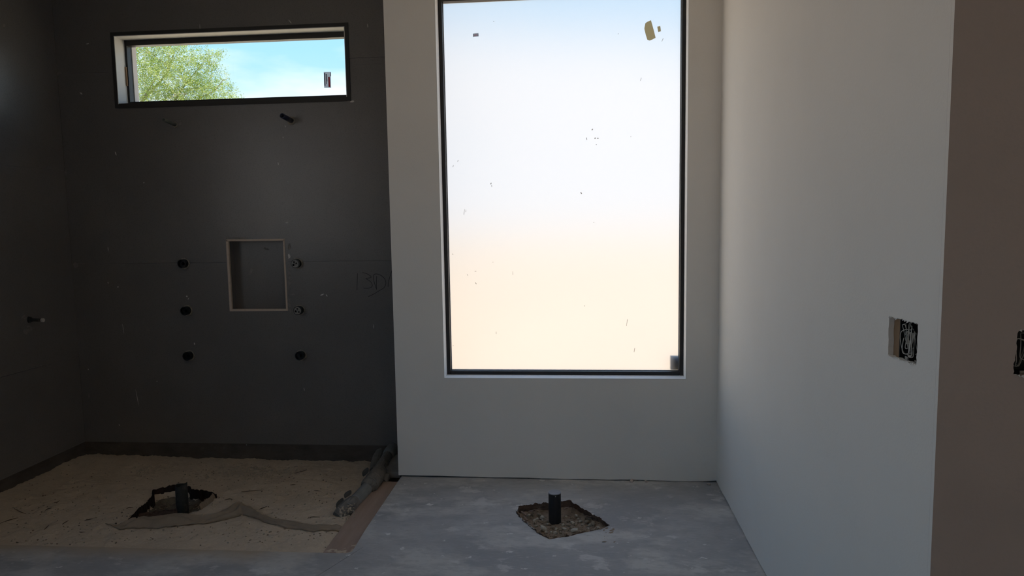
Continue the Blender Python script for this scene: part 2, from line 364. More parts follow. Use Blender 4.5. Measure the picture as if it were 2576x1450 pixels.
# left wall: framing and grey backer boards (bare drywall nearer than the shower)
LO_FILL = (-1.4, 2.00, 1.20, 2.70)                              # unseen opening added in the left wall to let in fill light
wall_left = plate('wall_left', rect(YN - .2, 4.7, -0.25, H), [rect(*LO_FILL)], lambda u, v: Vector((XL - .016, u, v)), Vector((-.145, 0, 0)), 'board_edge', None, 'structure')
mL = lambda u, v: Vector((XL, u, v))
for (u0, u1, v0, v1, dx) in [(2.20, YB, 0.045, 0.6330, 0), (2.20, YB, 00.6342, 1.8535, .0006), (2.20, YB, 1.8548, H, 0)]:
    plate('backer_board', rect(u0, u1 - .001, v0, v1), [], lambda u, v, d=dx: Vector((XL + d, u, v)), Vector((-0.0125, 0, 0)), 'backer_board', wall_left)
for (u0, u1, v0, v1) in [(YN, LO_FILL[0], 0.012, 1.22), (YN, LO_FILL[0], 1.222, 2.44), (YN, 2.198, LO_FILL[3], H), (YN, LO_FILL[0], 2.442, LO_FILL[3] - .002), (LO_FILL[1], 2.198, .012, 1.22), (LO_FILL[1], 2.198, 1.222, LO_FILL[3] - .002)]:
    plate('drywall_sheet', rect(u0, u1, v0, v1), [], mL, Vector((-0.0125, 0, 0)), 'drywall', wall_left)
boxobj('baseboard_left', (XL - .014, XL - .006, YS - .3, YB + .008, -0.13, 0.043), 'curb_concrete')['kind'] = 'structure'
# shower wall
wall_bl = plate('wall_back_left', rect(XL - .03, XJ + .16, -0.25, H), [rect(*W1), rect(NI[0] - .012, NI[1] + .012, NI[2] - .012, NI[3] + .012)],
                lambda u, v: Vector((u, YB + .014, v)), Vector((0, .146, 0)), 'board_edge', None, 'structure')
mB = lambda u, v: Vector((u, YB, v))
SB = Vector((0, .0125, 0))
x0, x1 = XL, XJ + .02
plate('backer_board', [(x0, .045), (x1, .045), (x1, 1.2464), (NI[1], 1.2464), (NI[1], NI[2]), (NI[0], NI[2]), (NI[0], 1.2464), (x0, 1.2464)], [], mB, SB, 'backer_board', wall_bl)
plate('backer_board', [(x0, 1.2476), (NI[0], 1.2476), (NI[0], NI[3]), (NI[1], NI[3]), (NI[1], 1.2476), (x1, 1.2476), (x1, 2.457), (W1[1], 2.457), (W1[1], W1[2]), (W1[0], W1[2]), (W1[0], 2.467), (x0, 2.467)], [],
      lambda u, v: Vector((u, YB + .0006, v)), SB, 'backer_board', wall_bl)
plate('filler_strip', rect(W1[1], x1, 2.4582, 2.4988), [], lambda u, v: Vector((u, YB + .002, v)), Vector((0, .01, 0)), 'backer_board', wall_bl)
plate('backer_board', [(x0, 2.4682), (W1[0], 2.4682), (W1[0], W1[3]), (W1[1], W1[3]), (W1[1], 2.50), (x1, 2.50), (x1, H), (x0, H)], [], mB, SB, 'backer_board', wall_bl)
boxobj('baseboard_back', (XL - .006, XJ, YB + .006, YB + .0135, -0.13, 0.043), 'curb_concrete')['kind'] = 'structure'
# jog between shower wall and window wall
wall_j = boxobj('wall_jog', (XJ + .014, XJ + .15, YW + .02, YB + .15, -0.13, H), 'board_edge'); wall_j['kind'] = 'structure'
for v0, v1 in [(.045, 1.2464), (1.2476, 2.466), (2.469, H)]:
    plate('backer_board', rect(YW + .013, YB - .001, v0, v1), [], lambda u, v: Vector((XJ + .0012, u, v)), Vector((.0125, 0, 0)), 'backer_board', wall_j)
# window wall: framing, drywall skin a finger above the floor
wall_br = plate('wall_back_right', rect(XJ + .02, XE, -0.14, H), [rect(*W2)], lambda u, v: Vector((u, YW + .0135, v)), Vector((0, .125, 0)), 'board_edge', None, 'structure')
mW = lambda u, v: Vector((u, YW, v))
wedge = [(XJ, .010)] + [(XJ + (XR - XJ) * k / 24, .003 + .006 * (1 - k / 24) ** 2 + R.uniform(0, .003)) for k in range(1, 24)] + [(XR, .010)]
plate('drywall_sheet', wedge + [(XR, H), (XJ, H)], [rect(*W2)], mW, Vector((0, .0132, 0)), 'drywall', wall_br)
# right wall and the wall that turns off it
mR = lambda u, v: Vector((XR, u, v))
HR = jag([(1.686, 1.149), (1.836, 1.144), (1.836, 1.241), (1.684, 1.245)], 0.009, 0.0016, random.Random(5))
YK = YE + .013
rfoot = [(YK, .008)] + [(YK + (YW - YK) * k / 30, .003 + R.uniform(0, .006)) for k in range(1, 30)] + [(YW, .007)]
wall_r = plate('wall_right', rfoot + [(YW, H), (YK, H)], [HR], mR, Vector((.0128, 0, 0)), 'drywall', None, 'structure')
boxobj('floor_plate', (XR + .0135, XR + .10, YE + .10, YW - .002, -.002, .038), 'board_edge', wall_r)
HE = jag([(.926, 1.150), (1.03, 1.148), (1.03, 1.247), (.931, 1.246)], 0.008, 0.0022, random.Random(6))
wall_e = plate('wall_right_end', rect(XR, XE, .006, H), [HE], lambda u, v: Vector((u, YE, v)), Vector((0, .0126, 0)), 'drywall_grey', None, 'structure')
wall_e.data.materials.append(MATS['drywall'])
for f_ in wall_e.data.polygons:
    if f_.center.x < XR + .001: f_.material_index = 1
boxobj('floor_plate', (XR + .0135, XE, YE + .0135, YE + .09, -.002, .038), 'board_edge', wall_e)
wf = boxobj('wall_far_right', (XE, XE + .15, YN - .2, 4.1, -0.25, H), 'drywall'); wf['kind'] = 'structure'
FILL_DOOR = (1.9, 2.6, 0.02, 2.10)  # doorway added behind the camera as a source of fill light
plate('wall_rear', rect(XL - .16, XE + .15, -0.2, H), [rect(*FILL_DOOR)], lambda u, v: Vector((u, YN, v)), Vector((0, -.18, 0)), 'drywall', None, 'structure')

# ------------------------------------------------------------------ window_1: clerestory
w1 = base('window_1', loc=((W1[0] + W1[1]) / 2, YB + .12, W1[2]))
a, b, c, d = W1
for ext in [(a - .022, a, YB - .006, YB + .0135, c - .024, d + .022), (b, b + .022, YB - .006, YB + .0135, c - .024, d + .022),
            (a, b, YB - .006, YB + .0135, d, d + .022), (a, b, YB - .006, YB + .0135, c - .026, c)]:
    boxobj('opening_edge', ext, 'board_edge', w1)
yf = YB + .095
for ext in [(a, a + .004, YB - .005, yf, c, d), (b - .004, b, YB - .005, yf, c, d), (a + .004, b - .004, YB - .005, yf, d - .004, d)]:
    boxobj('jamb', ext, 'reveal_white', w1)
boxobj('sill', (a + .004, b - .004, YB - .005, yf, c, c + .004), 'board_edge', w1)
for ext in [(a + .004, a + .018, yf, yf + .05, c + .004, d - .004), (b - .020, b - .004, yf, yf + .05, c + .004, d - .004),
            (a + .018, b - .020, yf, yf + .05, d - .038, d - .004), (a + .018, b - .020, yf, yf + .05, c + .004, c + .030)]:
    boxobj('frame_bar', ext, 'frame_black', w1)
boxobj('shim', (a + .0041, a + .012, yf - .012, yf - .0005, c + .13, c + .25), 'stud_wood', w1)
boxobj('pane', (a + .0165, b - .0185, yf + .022, yf + .027, c + .028, d - .034), 'clear_glass', w1)
for ext in [(a - .05, a + .022, yf + .0505, yf + .095, c - .05, d + .05), (b - .022, b + .05, yf + .0505, yf + .095, c - .05, d + .05),
            (a + .022, b - .022, yf + .0505, yf + .095, d - .002, d + .05), (a + .022, b - .022, yf + .0505, yf + .095, c - .05, c + .02)]:
    boxobj('outer_return', ext, 'stucco', w1)

# ------------------------------------------------------------------ window_2: tall frosted window
w2 = base('window_2', loc=((W2[0] + W2[1]) / 2, YW + .12, W2[2]))
a, b, c, d = W2
yf = YW + .085
for ext in [(a, a + .003, YW - .0005, yf + .052, c, d), (b - .003, b, YW - .0005, yf + .052, c, d), (a + .003, b - .003, YW - .0005, yf + .052, d - .003, d),
            (a + .003, b - .003, YW - .0005, yf + .052, c, c + .003)]:
    boxobj('drywall_return', ext, 'reveal_white', w2)
a, b, c, d = a + .003, b - .003, c + .003, d - .003
for nm, ext in [('frame_bar', (a, a + .021, yf, yf + .052, c, d)), ('frame_bar', (b - .021, b, yf, yf + .052, c, d)),
                ('frame_bar', (a + .021, b - .021, yf, yf + .052, d - .021, d)), ('frame_bar', (a + .021, b - .021, yf, yf + .052, c, c + .021))]:
    boxobj(nm, ext, 'frame_black', w2, bevel=.002)
yp = yf + .040
pn = boxobj('pane', (a + .0195, b - .0195, yp, yp + .006, c + .0195, d - .0195), 'frosted_glass', w2)
pn.data.materials.append(MATS['plain_glass_face'])
for f_ in pn.data.polygons:
    if f_.normal.y > -.5: f_.material_index = 1
for ext in [(a + .0205, a + .024, yf + .03, yp - .0005, c + .021, d - .021), (b - .024, b - .0205, yf + .03, yp - .0005, c + .021, d - .021),
            (a + .024, b - .024, yf + .03, yp - .0005, c + .0205, c + .024)]:
    boxobj('gasket', ext, 'cap_grey', w2)
q0, q1 = ony(1687, 897, yp + .02), ony(1712, 940, yp + .02)
boxobj('setting_block', (q0.x, q1.x, yp + .018, yp + .055, c + .0215, q0.z), 'frame_black', w2)
# flecks of dirt and scratches on the frosted pane
bm = bmesh.new(); rs = random.Random(21)
flecks = [(1476, 349, 2, 7, .2), (1497, 348, 4, 3, .5), (1504, 348, 6, 2, 0), (1490, 326, 5, 2, .8), (1152, 405, 1.5, 5, -.3), (1140, 418, 1.5, 5, -.3), (1235, 462, 5, 1.8, .9), (1237, 468, 1.6, 6, 0),
          (1168, 533, 1.2, 14, -.15), (1172, 531, 1.2, 7, -.1), (1197, 713, 1.6, 5, .7), (1196, 683, 7, 1, 0), (1176, 692, 1.4, 4, .3), (1462, 486, 3, 5, .6), (1577, 812, 1.3, 20, -.15),
          (1596, 881, 1.3, 12, -.2), (1248, 838, 1.3, 6, 0), (1288, 931, 4, 3, 0), (1667, 100, 1.3, 8, -.4), (1240, 660, 1.5, 2, 0), (1290, 687, 1.2, 9, 0), (1471, 770, 2, 2, 0), (1587, 344, 1.5, 2, 0),
          (1494, 560, 2, 2, 0), (1139, 640, 1.5, 4, .5), (1242, 54, 2, 2, 0), (1555, 85, 1.5, 2, 0), (1612, 200, 1.2, 8, -.3), (1500, 364, 3, 1.5, .2), (1140, 870, 1.5, 2, 0)]
for (px, py, w, h, an) in flecks:
    p = ony(px, py, yp - .0004); s = yp / F
    ca_, sa_ = math.cos(an), math.sin(an)
    vv = [bm.verts.new((p.x + (qx * w * .75 * ca_ - qz * h * sa_) * s / 2 * rs.uniform(.7, 1.1), yp - .0004, p.z + (qx * w * sa_ + qz * h * ca_) * s / 2 * rs.uniform(.7, 1.1)))
          for qx, qz in [(-1, -1), (0, -1.2), (1, -.9), (1.1, .2), (.8, 1), (-.4, 1.1), (-1, .5)]]
    bm.faces.new(vv)
obj('dirt_flecks', bm, 'speck', w2, kind='stuff')

# tape scraps and stickers on the panes
def scrap(name, px, Y, m, th=.0006):
    pts = [ony(x, y, Y) for x, y in px]
    return plate(name, [(p.x, p.z) for p in pts], [], lambda u, v: Vector((u, Y, v)), Vector((0, -th, 0)), m)
zx = lambda x, y: (1080 + x / 3.68, y / 3.68)
tag(scrap('tape_scrap', [zx(*p) for p in [(2000, 215), (2022, 200), (2052, 188), (2075, 270), (2095, 350), (2065, 366), (2040, 375), (2018, 368), (2003, 320), (1990, 265)]], yp - .0003, 'tape_tan'),
    'larger tan paper tape scrap stuck near the top of the frosted window', 'tape')
tag(scrap('tape_scrap', [zx(*p) for p in [(2110, 247), (2138, 241), (2144, 290), (2119, 297)]], yp - .0003, 'tape_tan'),
    'tiny tan tape square right beside the larger tape scrap', 'tape')
st = scrap('glass_label', [zx(*p) for p in [(404, 312), (455, 307), (456, 337), (405, 343)]], yp - .0003, 'sticker_paper')
tag(st, 'tiny grey and red maker label in the upper corner of the frosted window', 'sticker')
bm = bmesh.new()
for (px0, px1, py0, py1) in [(1193, 1200, 86.2, 87.4), (1192, 1201, 89, 90.2)]:
    p, q = ony(px0, py1, yp - .001), ony(px1, py0, yp - .001); box(bm, p.x, q.x, yp - .0013, yp - .0009, p.z, q.z)
obj('red_print', bm, 'print_red', st)
bm = bmesh.new()
for (px0, px1, py0, py1) in [(1190.5, 1202.5, 84.6, 85.4), (1190.8, 1191.8, 85.5, 91.5), (1202, 1203, 85, 91)]:
    p, q = ony(px0, py1, yp - .001), ony(px1, py0, yp - .001); box(bm, p.x, q.x, yp - .0013, yp - .0009, p.z, q.z)
obj('border_print', bm, 'print_grey', st)
y1 = YB + .095 + .0215
st = scrap('glass_label', [(814.5, 181), (832, 181), (833, 221), (815.5, 221)], y1, 'sticker_paper')
tag(st, 'white paper label with a red bar on the clerestory window', 'sticker')
def printed(name, rects, m, par, Y):
    bm = bmesh.new()
    for (px0, px1, py0, py1) in rects:
        p, q = ony(px0, py1, Y), ony(px1, py0, Y); box(bm, p.x, q.x, Y - .0004, Y, p.z, q.z)
    return obj(name, bm, m, par)
printed('red_bar', [(826.6, 829.6, 193.5, 219)], 'print_red', st, y1 - .0007)
printed('print_line', [(816.3, 817.6, 184, 216), (820.3, 820.9, 186, 212), (822.4, 822.9, 186, 205)], 'print_grey', st, y1 - .0007)
printed('edge_line', [(814.5, 832, 181, 182), (831, 832.4, 182, 192)], 'print_grey', st, y1 - .0007)

# ------------------------------------------------------------------ niche, writing and splashes on the shower wall
nb = boxobj('niche_back', (NI[0] - .012, NI[1] + .012, YB + .092, YB + .104, NI[2] - .012, NI[3] + .012), 'backer_board', wall_bl)
for ext in [(NI[0] - .0115, NI[0] + .001, YB + .0132, YB + .0918, NI[2] - .011, NI[3] + .011), (NI[1] - .001, NI[1] + .0115, YB + .0132, YB + .0918, NI[2] - .011, NI[3] + .011),
            (NI[0] + .0012, NI[1] - .0012, YB + .0132, YB + .0918, NI[3] - .001, NI[3] + .0115)]:
    boxobj('niche_side', ext, 'backer_board', wall_bl)
boxobj('niche_ledge', (NI[0] + .0012, NI[1] - .0012, YB + .0132, YB + .0918, NI[2] - .0115, NI[2] + .004), 'niche_edge', wall_bl)
e = .016
for ext in [(NI[0], NI[0] + e, YB - .003, YB + .0135, NI[2], NI[3] - .006), (NI[1] - .011, NI[1], YB - .003, YB + .0135, NI[2] + .001, NI[3] - .006),
            (NI[0] + .002, NI[1], YB - .003, YB + .0135, NI[3] - .0125, NI[3]), (NI[0] + e, NI[1] - .011, YB - .003, YB + .0135, NI[2], NI[2] + .014)]:
    boxobj('niche_edge', ext, 'niche_edge', wall_bl, bevel=.0008)
zt = lambda x, y: (800 + x / 10.36, 640 + y / 10.36)
def strokes(name, lines, Y, r, m, par, zf=zt):
    bm = bmesh.new()
    for ln in lines:
        pts = [ony(*zf(*p), Y) for p in ln]
        fine = []
        for i in range(len(pts) - 1):
            p0, p1, p2, p3 = pts[max(i - 1, 0)], pts[i], pts[i + 1], pts[min(i + 2, len(pts) - 1)]
            for k in range(5):
                t = k / 5
                fine.append(0.5 * ((2 * p1) + (p2 - p0) * t + (2 * p0 - 5 * p1 + 4 * p2 - p3) * t * t + (3 * p1 - p0 - 3 * p2 + p3) * t ** 3))
        fine.append(pts[-1])
        tube(bm, fine, r, 6)
    for v in bm.verts: v.co.y = Y + (v.co.y - Y) * .15
    return obj(name, bm, m, par)
strokes('handwriting', [[(1028, 500), (1022, 700), (1015, 935)],
                        [(1155, 478), (1260, 505), (1350, 555), (1385, 600), (1330, 620), (1240, 635)], [(1240, 635), (1350, 700), (1408, 780), (1400, 850), (1310, 888), (1185, 885)],
                        [(1530, 570), (1522, 740), (1526, 920)], [(1526, 920), (1480, 780), (1442, 640), (1455, 540), (1530, 515), (1650, 560), (1740, 650), (1768, 760), (1720, 870), (1580, 960), (1450, 1040), (1310, 1105)],
                        [(1940, 380), (1880, 570), (1838, 720), (1825, 850)]], YB - .0006, .0022, 'marker_ink', wall_bl)
# crumbs of plaster stuck to the boards
rs = random.Random(31)
def flake(bm, P, U_, V_, w, h, an, rnd):
    n = 9; c = bm.verts.new(P + U_.cross(V_) * .0010); ring = []
    for k in range(n):
        t = 2 * math.pi * k / n; x, y = math.cos(t) * w / 2 * rnd.uniform(.6, 1.15), math.sin(t) * h / 2 * rnd.uniform(.6, 1.15)
        ring.append(bm.verts.new(P + U_ * (x * math.cos(an) - y * math.sin(an)) + V_ * (x * math.sin(an) + y * math.cos(an))))
    for k in range(n): bm.faces.new((c, ring[k], ring[(k + 1) % n]))
s = YB / F
bm = bmesh.new(); bt = bmesh.new()
for (px, py, w, h, an) in [(291, 386, 4, 11, .3), (204, 235, 4, 9, .9), (489, 865, 4, 7, .1), (470, 746, 5, 5, .5), (474, 752, 2, 7, -.6), (272, 712, 3, 6, .3), (297, 722, 5, 4, .4), (310, 828, 1.6, 30, .1),
                           (345, 1000, 1.6, 52, .12), (940, 822, 2, 12, 0), (765, 980, 2, 9, .2), (700, 412, 2, 8, .1), (724, 458, 6, 3, .2), (503, 69, 1.6, 17, .02), (272, 627, 2, 14, .1), (362, 460, 4, 4, 0),
                           (722, 560, 8, 5, 0), (810, 742, 12, 3, .4), (822, 744, 3, 8, .5), (730, 55, 2, 14, .7), (886, 255, 13, 6, .2), (868, 63, 5, 6, .2), (925, 65, 2, 9, .1), (727, 645, 7, 15, 0), (395, 960, 3, 3, 0),
                           (222, 930, 2, 5, .2), (620, 1120, 4, 2, 0), (300, 1070, 3, 5, .3), (718, 318, 3, 7, .1), (712, 346, 2, 4, .1), (220, 110, 9, 3, .2)]:
    flake(bm, ony(px, py, YB - .0004), Vector((1, 0, 0)), Vector((0, 0, 1)), w * s, h * s, an, rs)
for (px, py, w, h, an) in [(729, 700, 10, 70, -.03), (727, 762, 12, 30, 0), (727, 620, 9, 22, 0), (570, 601, 12, 9, 0), (600, 600, 50, 6, 0), (727, 781, 16, 16, 0), (190, 668, 16, 16, .7), (205, 664, 40, 3, 0),
                           (146, 186, 20, 9, .2), (141, 165, 7, 26, .1), (155, 424, 20, 14, .5), (165, 435, 7, 18, 0), (194, 888, 9, 22, 0), (449, 308, 26, 16, .2), (741, 304, 20, 8, .4), (631, 683, 8, 24, -.5),
                           (450, 665, 10, 6, 0), (736, 741, 16, 5, 0), (224, 995, 6, 20, 0), (670, 626, 22, 8, -.5)]:
    flake(bt, ony(px, py, YB - .0004 if not (575 < px < 716 and 605 < py < 775) else YB + .0914), Vector((1, 0, 0)), Vector((0, 0, 1)), w * s, h * s, an, rs)
obj('plaster_splash', bm, 'plaster', wall_bl, kind='stuff')
obj('plaster_smear', bt, 'plaster_thin', wall_bl, kind='stuff')
bm = bmesh.new()
for (px, py, w, h, an) in [(10, 65, 5, 13, -.6), (100, 1122, 3, 3, 0), (60, 800, 12, 18, .3), (70, 830, 30, 24, .3), (100, 920, 90, 1.6, -.25), (145, 160, 4, 16, 0), (52, 560, 3, 5, 0)]:
    flake(bm, onx(px, py, XL + .0006), Vector((0, 1, 0)), Vector((0, 0, 1)), w * s * 1.6, h * s * .9, an, rs)
obj('plaster_splash', bm, 'plaster_thin', wall_left, kind='stuff')

# ------------------------------------------------------------------ valve stubs and pipe stubs in the shower
def valve(px, py, label, pale):
    p = ony(px, py, YB - .034)
    t = thing('valve_stub', label, 'valve', (p.x, YB, p.z), 'valve stubs either side of the niche')
    c = Vector((p.x, YB, p.z)); ax = Vector((0, -1, 0))
    bm = bmesh.new(); pipe(bm, c + Vector((0, .0, 0)), c + ax * .004, .0345, .008, 18)
    rr = random.Random(int(px * 7 + py))
    for v in bm.verts:
        k = 1 + rr.uniform(-.06, .08); v.co.x = c.x + (v.co.x - c.x) * k; v.co.z = c.z + (v.co.z - c.z) * k
    obj('broken_hole_edge', bm, 'hole_edge', t)
    bm = bmesh.new(); pipe(bm, c - ax * .0, c + ax * .036, .0285, .0045, 26); disc(bm, c, ax, .0245, .018, 26)
    obj('housing', bm, 'valve_black', t, smooth=False)
    bm = bmesh.new(); disc(bm, c + ax * .0182, ax, .011, .022, 18, .009)
    obj('stem', bm, 'valve_black', t)
    bm = bmesh.new(); disc(bm, c + ax * .0402, ax, .0045, .006, 10)
    obj('stem_screw', bm, 'valve_pale' if pale else 'valve_black', t)
    if pale:
        # plaster-smeared cover plate with three dark openings
        hs = [(.000, .012, .0062), (-.0105, -.004, .0072), (.0095, -.0085, .0055)] if pale == 1 else [(-.006, .011, .0062), (-.010, -.0075, .0075), (.009, .003, .0052)]
        cir = lambda cx_, cz_, r: [(c.x + cx_ + r * math.cos(2 * math.pi * k / 14), c.z + cz_ + r * math.sin(2 * math.pi * k / 14)) for k in range(14)]
        plate('cover_plate', cir(0, 0, .0238), [cir(*h_) for h_ in hs], lambda u, v: Vector((u, c.y - .0405, v)), Vector((0, .004, 0)), 'valve_pale', t)
    return t
valve(457, 664, 'black valve stub left of the niche, topmost of three', 0)
valve(464, 783, 'black valve stub left of the niche, middle of three', 0)
valve(470, 897, 'black valve stub left of the niche, lowest of three', 0)
valve(743, 664, 'plaster-smeared valve stub right of the niche, level with its middle', 2)
valve(749, 782, 'plaster-smeared valve stub right of the lower niche corner', 1)
valve(753, 896, 'plain black valve stub right of and well below the niche', 0)

def stub(name, base_px, tip_px, r, m, label, ln):
    p = ony(*base_px, YB); t = thing(name, label, 'pipe', (p.x, YB, p.z))
    q = ony(*tip_px, YB - ln)
    bm = bmesh.new(); pipe(bm, p, q, r, r * .28, 18); obj('tube', bm, m, t, smooth=True)
    bm = bmesh.new(); disc(bm, p.lerp(q, .82), q - p, r * .70, .002, 18); obj('dark_bore', bm, 'bore_dark', t)
    bm = bmesh.new(); pipe(bm, p + (q - p) * .001, p + (q - p).normalized() * .004, r * 1.7, r * .68, 14)
    for v in bm.verts: v.co += Vector((R.uniform(-1, 1), 0, R.uniform(-1, 1))) * r * .15
    obj('plaster_collar', bm, 'hole_edge', t)
stub('pipe_stub', (441, 314), (411.5, 301.5), .0115, 'stub_green', 'grey-green pipe stub under the clerestory, the one nearer the shower corner', .115)
stub('pipe_stub', (733, 304), (709.5, 291), .0155, 'stub_blue', 'thicker dark blue pipe stub under the clerestory, nearer the white wall', .13)
p = onx(73, 805, XL); t = thing('spout_stub', 'capped horizontal pipe stub sticking out of the left wall', 'pipe', p)
q = p + Vector((.088, .0, -.003))
bm = bmesh.new(); tube(bm, [p, q], .0098, 16); obj('tube', bm, 'pipe_dusty', t, smooth=False)
bm = bmesh.new(); disc(bm, q - Vector((.006, 0, 0)), Vector((1, 0, 0)), .0118, .012, 16); obj('cap', bm, 'plaster', t)
bm = bmesh.new(); pipe(bm, p + Vector((.0006, 0, 0)), p + Vector((.012, 0, 0)), .018, .0075, 14)
for v in bm.verts: v.co += Vector((0, R.uniform(-1, 1), R.uniform(-1, 1))) * .003
obj('hex_collar', bm, 'pipe_dusty', t)

# ------------------------------------------------------------------ shower recess: sand bed, pit, form board
pit_px = [(322, 1313), (345, 1292), (372, 1268), (385, 1247), (412, 1238), (442, 1231), (478, 1236), (512, 1240), (545, 1248), (530, 1264), (508, 1282), (470, 1296), (400, 1300), (345, 1318)]
pit = [Vector(onz(x, y, -.03)[:2]) for x, y in pit_px]
def inside(pt, poly):
    r = False; n = len(poly)
    for i in range(n):
        a, b = poly[i], poly[(i + 1) % n]
        if (a[1] > pt[1]) != (b[1] > pt[1]) and pt[0] < (b[0] - a[0]) * (pt[1] - a[1]) / (b[1] - a[1]) + a[0]: r = not r
    return r
def edge_dist(pt, poly):
    best = 9; P = Vector(pt)
    for i in range(len(poly)):
        a, b = Vector(poly[i]), Vector(poly[(i + 1) % len(poly)]); d = b - a
        t = max(0, min(1, (P - a).dot(d) / d.length_squared)); best = min(best, (P - a - d * t).length)
    return best
def sand_z(x, y):
    t = max(0, min(1, (y - YS) / (YB - YS))); u = max(0, min(1, (x - XL) / 2.2))
    z = -.006 + (-.040 - .024 * u) * t ** .75
    z += .007 * fbm(x, y, 2.2, 1) + .007 * fbm(x, y, 9, 4) + .0035 * fbm(x, y, 34, 7)
    if x > XJ - .16: z -= .012 * min(1, (x - (XJ - .16)) / .03)
    if -2.5 < x < -1.85 and 3.1 < y < 3.9 and inside((x, y), pit):
        z += -min(.060, .03 + edge_dist((x, y), pit) * 1.2) + .010 * fbm(x, y, 14, 2)
    return z
bm = bmesh.new(); st = .0095
nx, ny = int((XJ + .02 - XL + .012) / st), int((YB + .012 - YS + .02) / st)
gv = [[bm.verts.new((XL - .008 + (XJ + .012 - XL + .008) * i / nx, YS - .008 + (YB + .004 - YS + .01) * j / ny, 0)) for i in range(nx + 1)] for j in range(ny + 1)]
for row in gv:
    for v in row: v.co.z = sand_z(v.co.x, v.co.y)
for j in range(ny):
    for i in range(nx): bm.faces.new((gv[j][i], gv[j][i + 1], gv[j + 1][i + 1], gv[j + 1][i]))
so = obj('sand_bed', bm, 'sand', None, smooth=True)
tag(so, 'dusty tan sand filling the sunken shower floor', 'sand', kind='stuff')
bm = bmesh.new(); box(bm, XJ - .125, XJ + .008, YS + .004, YB - .45, -.055, -.022)
bmesh.ops.subdivide_edges(bm, edges=[e_ for e_ in bm.edges if abs((e_.verts[0].co - e_.verts[1].co).y) > .2], cuts=14)
for v in bm.verts: v.co += Vector((R.uniform(-.003, .001) if v.co.x < XJ - .05 else 0, 0, R.uniform(-.0015, .0015)))
tag(obj('form_board', bm, 'form_board'), 'flat dusty brown form board lying along the slab edge', 'board')

# ragged liners: torn layered strips standing round the two holes
def liner(name, px, z0, z1, m, par, rnd, layers=2, lean=.008, zbase=0.0, thick=.0016):
    for L in range(layers):
        pts = []
        for i in range(len(px) - 1):
            a, b = onz(*px[i], zbase), onz(*px[i + 1], zbase); n = max(2, int((b - a).length / .010))
            for k in range(n): pts.append(a.lerp(b, k / n))
        pts.append(onz(*px[-1], zbase))
        bm = bmesh.new(); rows = []
        off = L * .006 - .003
        for i, p in enumerate(pts):
            t = (pts[min(i + 1, len(pts) - 1)] - pts[max(i - 1, 0)]).normalized(); nn = Vector((-t.y, t.x, 0))
            wv = noise.noise(Vector((i * .35, L * 9.1, 2))) * .006
            top = z1 - L * .006 + noise.noise(Vector((i * .55, L * 3.3, 5))) * .010 + rnd.uniform(-.003, .003)
            mid = (z0 + top) / 2
            col = []
            for (zz, ll) in [(z0, 0), (mid, lean * .3), (top, lean + rnd.uniform(-.003, .003))]:
                col.append(bm.verts.new(Vector((p.x, p.y, zz)) + nn * (off + wv - ll)))
            rows.append(col)
        for A, B in zip(rows, rows[1:]):
            for k in range(2): bm.faces.new((A[k], B[k], B[k + 1], A[k + 1]))
        bmesh.ops.solidify(bm, geom=bm.faces[:], thickness=thick)
        obj(name, bm, m, par)

rl = random.Random(41)
cb_ = thing('cardboard_form', 'torn brown cardboard form lining the broken hole around the capped pipe', 'cardboard', onz(1400, 1310, 0))
liner('torn_strip', [(1305, 1283), (1330, 1280), (1352, 1276), (1378, 1275), (1408, 1270), (1438, 1268)], -.045, .018, 'cardboard_brown', cb_, rl, 3, -.006)
liner('torn_strip', [(1440, 1267), (1462, 1281), (1490, 1298), (1516, 1312), (1530, 1322)], -.045, .017, 'cardboard_brown', cb_, rl, 3, .012)
liner('torn_strip', [(1300, 1286), (1312, 1304), (1335, 1325), (1360, 1345), (1380, 1355)], -.045, .004, 'cardboard_brown', cb_, rl, 2, .003)
liner('torn_strip', [(1382, 1356), (1430, 1349), (1470, 1339), (1505, 1332)], -.04, .002, 'cardboard_brown', cb_, rl, 1, .0)
for (px, py, l_, w_, yaw) in [(1345, 1284, .07, .012, .25), (1318, 1292, .05, .010, -.8), (1425, 1279, .045, .012, .5), (1335, 1288, .03, .01, .1), (1480, 1300, .06, .010, -.75), (1322, 1305, .045, .012, -1.0)]:
    bm = bmesh.new(); shard(bm, onz(px, py, -.004), l_, w_, .002, yaw, rl, .25); obj('curled_flap', bm, 'cardboard_brown', cb_)
cl = thing('liner_form', 'dark torn liner around the pit of the shower drain pipe', 'cardboard', onz(450, 1260, -.03))
liner('torn_strip', [(328, 1312), (348, 1290), (374, 1268), (388, 1252)], -.09, -.012, 'liner_dark', cl, rl, 2, -.004, -.03)
liner('torn_strip', [(386, 1250), (388, 1242), (412, 1238), (442, 1230), (480, 1236)], -.09, -.006, 'liner_dark', cl, rl, 2, -.004, -.03)
liner('torn_strip', [(478, 1237), (512, 1241), (545, 1249)], -.09, -.012, 'liner_dark', cl, rl, 2, .002, -.03)
liner('folded_strip', [(345, 1300), (375, 1292), (410, 1289), (445, 1286)], -.08, -.040, 'cardboard_brown', cl, rl, 2, -.004, -.05)
liner('folded_strip', [(545, 1250), (528, 1266), (510, 1280)], -.085, -.010, 'geotextile', cl, rl, 2, .015, -.03)

